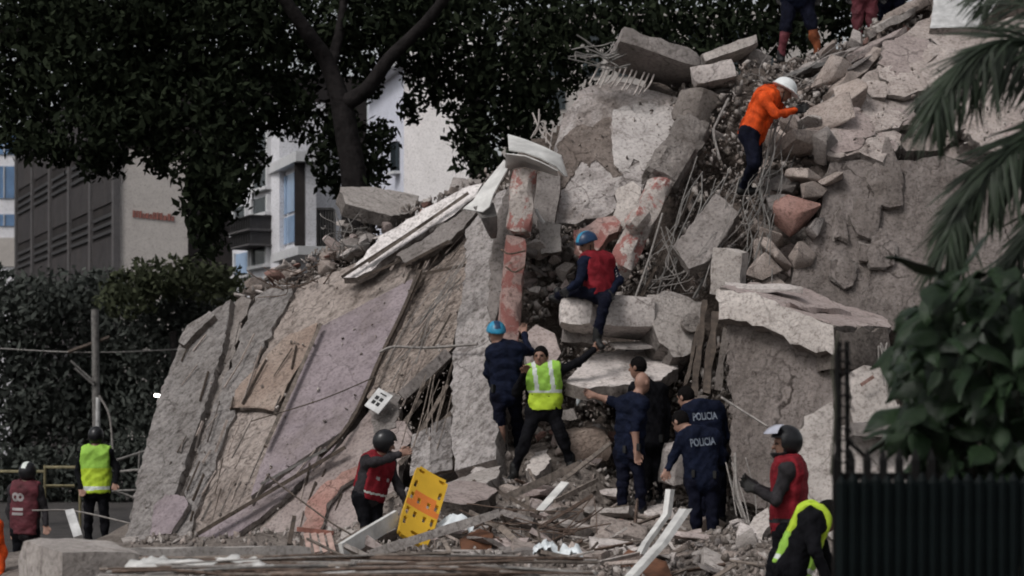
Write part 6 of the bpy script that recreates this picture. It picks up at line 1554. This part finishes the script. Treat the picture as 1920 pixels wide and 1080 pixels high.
        # strap
        tube('chin_strap', None, None, [hd + r * .084 - u * .0, hd + r * .066 - u * .09 + f * .03, hd - u * .133 + f * .04, hd - r * .066 - u * .09 + f * .03, hd - r * .084], .006, M['black'], parent=ho)
    if hair:
        lo, x, y, z = hfield(.2); o = el(x, y, z, (0, -.008, .012), (.086, .103, .112)) + .004 * np.sin(x * 160) * np.sin(y * 130) * np.sin(z * 120)
        o = np.maximum(o, -(z + .055 - np.maximum(0, y) * 1.25)); o = np.maximum(o, y - .088)
        Vh, Qh = surface_nets(o.astype(np.float32), lo, hf); obj_from('hair', Vh, Qh, [M['hair']], None, root)
    if gear:
        for gx, gz in gear:
            c_ = P(gx, gz, Y); dirc = (CAMP - c_).normalized()
            hit = BVHTree.FromPolygons([tuple(v) for v in V2], [tuple(t_) for t_ in Q0]).ray_cast(c_ + dirc * 1.0, -dirc, 2.0)[0]
            if hit is not None: block('pouch', None, None, hit + dirc * .012, (.07, .05, .10), (0, 0, seed * 7), M['boot'], chip=.012, parent=root, seed=seed, sp=.05)
    if text:
        back = text[1]; bvh = BVHTree.FromPolygons([tuple(v) for v in V2], [tuple(t_) for t_ in Q if len(t_)]) if not vest else None
        if bvh is None: bvh = BVHTree.FromPolygons([tuple(v) for v in V], [tuple(t_) for t_ in Q])
        cu = bpy.data.curves.new('lettering', 'FONT'); cu.body = text[0]; cu.size = 1; cu.align_x = 'CENTER'; cu.align_y = 'CENTER'; cu.extrude = 0; cu.offset = .025
        to = bpy.data.objects.new('lettering_source', cu); C.objects.link(to); dg = bpy.context.evaluated_depsgraph_get()
        tm = bpy.data.meshes.new_from_object(to.evaluated_get(dg)); bpy.data.objects.remove(to)
        bm = bmesh.new(); bm.from_mesh(tm); bmesh.ops.subdivide_edges(bm, edges=[e for e in bm.edges if e.calc_length() > .12], cuts=2); bmesh.ops.triangulate(bm, faces=bm.faces[:])
        W, Hh = text[3]; xs = [v.co.x for v in bm.verts]; ys = [v.co.y for v in bm.verts]; wx = max(xs) - min(xs); wy = max(ys) - min(ys); mx, my = (max(xs) + min(xs)) / 2, (max(ys) + min(ys)) / 2
        c = P(text[2][0], text[2][1], Y); dr = Vector(back).normalized(); tu = (sp - dr * sp.dot(dr)).normalized(); tr_ = tu.cross(dr)
        if len(text) > 4: q_ = Matrix.Rotation(R(text[4]), 3, dr); tu = q_ @ tu; tr_ = q_ @ tr_
        okv = True
        for v in bm.verts:
            s = c + tr_ * ((v.co.x - mx) / wx * W) + tu * ((v.co.y - my) / wy * Hh) + dr * .6
            hit = bvh.ray_cast(s, -dr, 1.4)[0]
            v.co = (hit if hit is not None else s - dr * .5) + dr * .005 - parent_world(root)
        me = bpy.data.meshes.new('lettering'); bm.to_mesh(me); bm.free(); me.materials.append(M[text[5] if len(text) > 5 else 'text']); link('lettering', me, root, parent_world(root)); bpy.data.meshes.remove(tm)
    return root

CAMD = (0, -1, 0)
# 1 left, high visibility vest, back to us
person('rescuer in yellow high visibility vest and black helmet standing at the left', 29.0, dict(head=(180, 818), neck=(180, 837), shA=(156, 851), shB=(205, 851), elA=(146, 884, .02), wrA=(152, 916, -.1), elB=(220, 880), wrB=(216, 906, -.15), pel=(180, 918), hiA=(169, 922), hiB=(193, 922), knA=(166, 974), knB=(196, 974), anA=(165, 1025), anB=(198, 1025)),
       (0, 1, -.1), dict(shirt='black_cloth', pants='black_cloth'), helmet=('moto', 'helmet_black'), vest=dict(kind='hivis', mats=['hivis', 'reflect', 'hivis_green'], plain=1), seed=2)
# 2 left, red vest in maroon: shade put into the cloth and print colours
person('rescuer in shade-toned red vest and black helmet at the far left, seen from behind', 26.5, dict(head=(52, 886), neck=(50, 905), shA=(26, 918), shB=(72, 920), elA=(18, 955), wrA=(24, 990), elB=(84, 955), wrB=(86, 985, -.1), pel=(46, 994), hiA=(35, 998), hiB=(60, 998), knA=(34, 1050), knB=(62, 1050), anA=(36, 1108), anB=(64, 1108)),
       (.25, 1, -.1), dict(shirt='grey_cloth', pants='black_cloth'), helmet=('moto', 'helmet_black', 'reflect'), vest=dict(kind='red', mats=['maroon', 'maroon']), seed=3, text=('8 II', (-.2, -1, .05), (42, 945), (.30, .16), -90, 'text_w'))
# 0 partly out of frame
person('rescuer in orange vest cut off by the left edge of the picture', 19.5, dict(head=(-42, 935), neck=(-38, 965), shA=(-66, 985), shB=(-8, 985), elA=(-70, 1040), wrA=(-60, 1085), elB=(2, 1035), wrB=(0, 1080, -.1), pel=(-30, 1085), hiA=(-48, 1090), hiB=(-14, 1090), knA=(-46, 1170), knB=(8, 1130, -.2), anA=(-40, 1245), anB=(12, 1225)),
       (.3, 1, 0), dict(shirt='orange_cloth', pants='jeans'), helmet=('hard', 'helmet_white'), vest=dict(kind='hivis', mats=['orange_cloth', 'reflect']), seed=4)
# 3 red vest beside the spine board
person('rescuer in red vest and black helmet bending beside the spine board', 21.7, dict(head=(722, 830, -.1), neck=(711, 852), shA=(688, 868, -.12), shB=(728, 872, .1), elA=(715, 864, -.36), wrA=(748, 852, -.34), elB=(748, 915, .1), wrB=(765, 948, -.1), pel=(688, 930), hiA=(678, 932, -.05), hiB=(702, 932, .05), knA=(686, 990, -.1), knB=(706, 990), anA=(690, 1052), anB=(712, 1050)),
       (.85, .3, -.25), dict(shirt='grey_cloth', pants='black_cloth'), helmet=('moto', 'helmet_black', 'grey_cloth'), vest=dict(kind='red', mats=['red_cloth', 'reflect', 'text_w']), seed=5)
# 4 cyan helmet on the wall
person('climber in navy uniform and cyan helmet, back turned, one bare calf', 23.0, dict(head=(930, 624, .02), neck=(938, 642), shA=(922, 662), shB=(974, 656), elA=(914, 700, .05), wrA=(928, 730, .12), elB=(992, 660, .22), wrB=(984, 628, .38), pel=(948, 736), hiA=(936, 742), hiB=(962, 740), knA=(936, 794, -.02), knB=(970, 790, .2), anA=(942, 846), anB=(972, 838, .35)),
       (-.15, 1, .1), dict(shirt='navy', pants='navy_pants'), helmet=('climb', 'helmet_cyan', 'helmet_blue'), bare_leg='A', seed=6, gear=[(926, 728), (968, 730)])
# 5 high visibility officer
person('officer in bright yellow reflective vest reaching one arm up, facing the camera', 22.75, dict(head=(1014, 668, -.03), neck=(1016, 690), shA=(988, 704), shB=(1048, 696), elA=(968, 735, -.05), wrA=(982, 700, -.22), elB=(1085, 680, -.05), wrB=(1112, 656, .05), hdB=(1126, 648, .1), pel=(1018, 764), hiA=(1003, 770), hiB=(1034, 768), knA=(984, 828, -.12), knB=(1052, 816, -.08), anA=(964, 884, -.1), anB=(1070, 866, .0), toA=(955, 902, -.3), toB=(1078, 882, -.22)),
       (-.25, -1, .05), dict(shirt='black_cloth', pants='black_cloth', skin='skin_dark'), hair=True, vest=dict(kind='hivis', mats=['hivis', 'reflect', 'hivis_green'], low=.0, front=1), seed=7)
# 6 seated climber
person('seated climber in red vest and blue helmet on the pale broken block', 23.25, dict(head=(1100, 456, -.08), neck=(1110, 478), shA=(1096, 492, -.14), shB=(1140, 492, .1), elA=(1086, 528, -.25), wrA=(1064, 544, -.38), elB=(1160, 524, .05), wrB=(1146, 550, -.18), pel=(1126, 548), hiA=(1118, 550, -.12), hiB=(1134, 550, .06), knA=(1070, 546, -.1), knB=(1134, 566, -.40), anA=(1046, 556, .28), anB=(1120, 630, -.38), toA=(1034, 560, .3), toB=(1128, 652, -.48)),
       (-.75, -.45, -.35), dict(shirt='navy', pants='navy_pants', skin='skin_dark'), helmet=('climb', 'helmet_blue', 'helmet_cyan'), vest=dict(kind='red', mats=['red_cloth', 'red_cloth']), gloves=True, seed=8, marks='B')
# 7 bald officer
person('bald officer in short sleeved navy uniform, pointing left', 22.2, dict(head=(1204, 716, .02), neck=(1192, 742), shA=(1166, 758, .08), shB=(1204, 758, -.14), elA=(1140, 750, .12), wrA=(1116, 742, .1), elB=(1190, 806, -.2), wrB=(1194, 846, -.2), pel=(1180, 846), hiA=(1168, 850, .06), hiB=(1192, 852, -.06), knA=(1168, 908, .02), knB=(1200, 908, -.08), anA=(1166, 958, .04), anB=(1204, 960, -.06), toA=(1158, 970, .12), toB=(1218, 972, -.02)),
       (.65, .75, .02), dict(shirt='navy', pants='navy_pants'), short=True, seed=9, gear=[(1172, 842), (1198, 838)])
# 8 dark haired officer
person('dark haired officer standing behind the bald officer', 22.8, dict(head=(1196, 688), neck=(1208, 714), shA=(1188, 730, -.05), shB=(1242, 734, .1), elA=(1186, 785, -.05), wrA=(1178, 830, -.1), elB=(1252, 786, .1), wrB=(1246, 832, .02), pel=(1222, 828), hiA=(1211, 832), hiB=(1234, 832), knA=(1214, 888), knB=(1236, 888), anA=(1214, 942), anB=(1238, 940), toA=(1206, 955, .1), toB=(1240, 956, .12)),
       (-.7, .5, .0), dict(shirt='black_cloth', pants='black_cloth', skin='skin_dark'), hair=True, seed=10, gear=[(1240, 822)])
# 9 two officers with lettered backs
person('front officer of the pair with lettered backs, head bowed', 21.5, dict(head=(1276, 790, .12), neck=(1292, 800, .05), shA=(1280, 822, -.02), shB=(1340, 818, .08), elA=(1262, 858, .05), wrA=(1252, 880, .0), elB=(1352, 866, .15), wrB=(1330, 884, .3), pel=(1316, 896), hiA=(1302, 902), hiB=(1332, 902), knA=(1304, 962), knB=(1336, 962), anA=(1306, 1012), anB=(1338, 1014), toA=(1300, 1026, .12), toB=(1340, 1028, .14)),
       (-.55, .7, -.45), dict(shirt='navy', pants='navy_pants'), hair=True, seed=11, text=('POLICIA', (-.1, -1, .25), (1318, 832), (.27, .085), -4), gear=[(1300, 888), (1340, 890)])
person('rear officer of the pair with lettered backs, leaning left', 22.05, dict(head=(1286, 744, .1), neck=(1304, 754, .03), shA=(1288, 772, -.02), shB=(1348, 768, .08), elA=(1274, 812, .1), wrA=(1268, 840, .2), elB=(1362, 820, .1), wrB=(1346, 850, .25), pel=(1334, 852), hiA=(1320, 858), hiB=(1348, 858), knA=(1322, 920), knB=(1350, 920), anA=(1326, 980), anB=(1352, 982)),
       (-.6, .7, -.2), dict(shirt='navy', pants='navy_pants'), hair=True, seed=12, text=('POLICIA', (-.1, -1, .25), (1322, 784), (.27, .085), -8))
# 10 red vest with raised visor
person('rescuer in red vest and black helmet with raised visor, turned left', 16.5, dict(head=(1474, 830), neck=(1478, 860), shA=(1474, 884, -.19), shB=(1486, 880, .19), elA=(1456, 938, -.27), wrA=(1418, 918, -.25), elB=(1462, 934, .24), wrB=(1412, 908, .1), pel=(1480, 982), hiA=(1474, 992, -.1), hiB=(1486, 992, .1), knA=(1450, 1082, -.1), knB=(1482, 1080, .1), anA=(1442, 1172, -.1), anB=(1486, 1172, .1)),
       (-1, -.12, -.08), dict(shirt='grey_cloth', pants='black_cloth', skin='skin_dark'), helmet=('moto', 'helmet_black', 'helmet_black', 1), vest=dict(kind='red', mats=['red_cloth', 'grey_cloth'], low=.05), gloves=True, seed=13)
# 11 bending, high visibility
person('bending person in green yellow reflective vest at the fence', 15.6, dict(head=(1552, 966, .0), neck=(1532, 966), shA=(1522, 978, -.19), shB=(1522, 974, .19), elA=(1530, 1036, -.3), wrA=(1552, 1088, -.26), elB=(1545, 1040, .22), wrB=(1566, 1085, .2), pel=(1484, 1062), hiA=(1484, 1066, -.1), hiB=(1484, 1066, .1), knA=(1502, 1160, -.1), knB=(1500, 1160, .12), anA=(1478, 1255, -.1), anB=(1480, 1255, .12)),
       (.9, -.1, -.45), dict(shirt='black_cloth', pants='black_cloth', skin='skin_dark'), hair=True, vest=dict(kind='hivis', mats=['hivis_green', 'reflect', 'hivis'], plain=1, lat=-.035), seed=14, girth=1.08)
# 12 orange jacket
person('rescuer in orange jacket and white hard hat high on the wreck', 23.9, dict(head=(1470, 170, -.02), neck=(1452, 178), shA=(1432, 186, -.17), shB=(1444, 180, .15), elA=(1454, 214, -.26), wrA=(1490, 208, -.14), elB=(1470, 212, .2), wrB=(1498, 204, .1), pel=(1408, 246), hiA=(1405, 250, -.09), hiB=(1412, 252, .09), knA=(1414, 306, -.2), knB=(1418, 304, .1), anA=(1392, 352, .12), anB=(1400, 350, .3)),
       (.85, -.05, -.5), dict(shirt='orange_cloth', pants='navy_pants', skin='skin_dark'), helmet=('hard', 'helmet_white'), vest=dict(kind='jacket', mats=['orange_cloth'], low=.08), gloves=True, seed=15, up=(.4, 0, 1), girth=1.14)
# 13 legs at the top
person('person in dark navy coat standing at the top of the rubble, head out of frame', 27.0, dict(head=(1494, -128), neck=(1494, -100), shA=(1466, -82), shB=(1524, -82), elA=(1456, -45), wrA=(1460, -10), elB=(1534, -45), wrB=(1532, -10), pel=(1494, -8), hiA=(1481, -4), hiB=(1508, -4), knA=(1474, 52, -.05), knB=(1522, 48, -.05), anA=(1464, 108), anB=(1534, 102)),
       (-.3, .8, 0), dict(shirt='navy', pants='navy_pants', pantsA='maroon', pantsB='rust_cloth'), helmet=('climb', 'helmet_black'), vest=dict(kind='jacket', mats=['navy'], low=.36), seed=16, girth=1.25, gloves=True)
# 14, 15
person('person in maroon trousers at the top right behind the slope', 27.6, dict(head=(1622, -134), neck=(1622, -108), shA=(1596, -90), shB=(1650, -90), elA=(1588, -50), wrA=(1590, -12), elB=(1658, -50), wrB=(1656, -12), pel=(1622, -14), hiA=(1610, -10), hiB=(1634, -10), knA=(1608, 46), knB=(1634, 46), anA=(1608, 98), anB=(1636, 98)),
       (-.5, -.8, 0), dict(shirt='maroon', pants='maroon'), helmet=('climb', 'helmet_black'), seed=17, girth=1.1, gloves=True)
person('person in dark blue trousers right of the maroon trousered person', 28.0, dict(head=(1672, -140), neck=(1672, -114), shA=(1646, -96), shB=(1698, -96), elA=(1640, -56), wrA=(1644, -18), elB=(1706, -56), wrB=(1700, -18), pel=(1672, -20), hiA=(1660, -16), hiB=(1684, -16), knA=(1658, 38), knB=(1684, 38), anA=(1658, 90), anB=(1686, 90)),
       (-.5, -.8, 0), dict(shirt='navy', pants='navy_pants', pantsB='jeans'), helmet=('climb', 'helmet_black'), seed=18, girth=1.1, gloves=True)
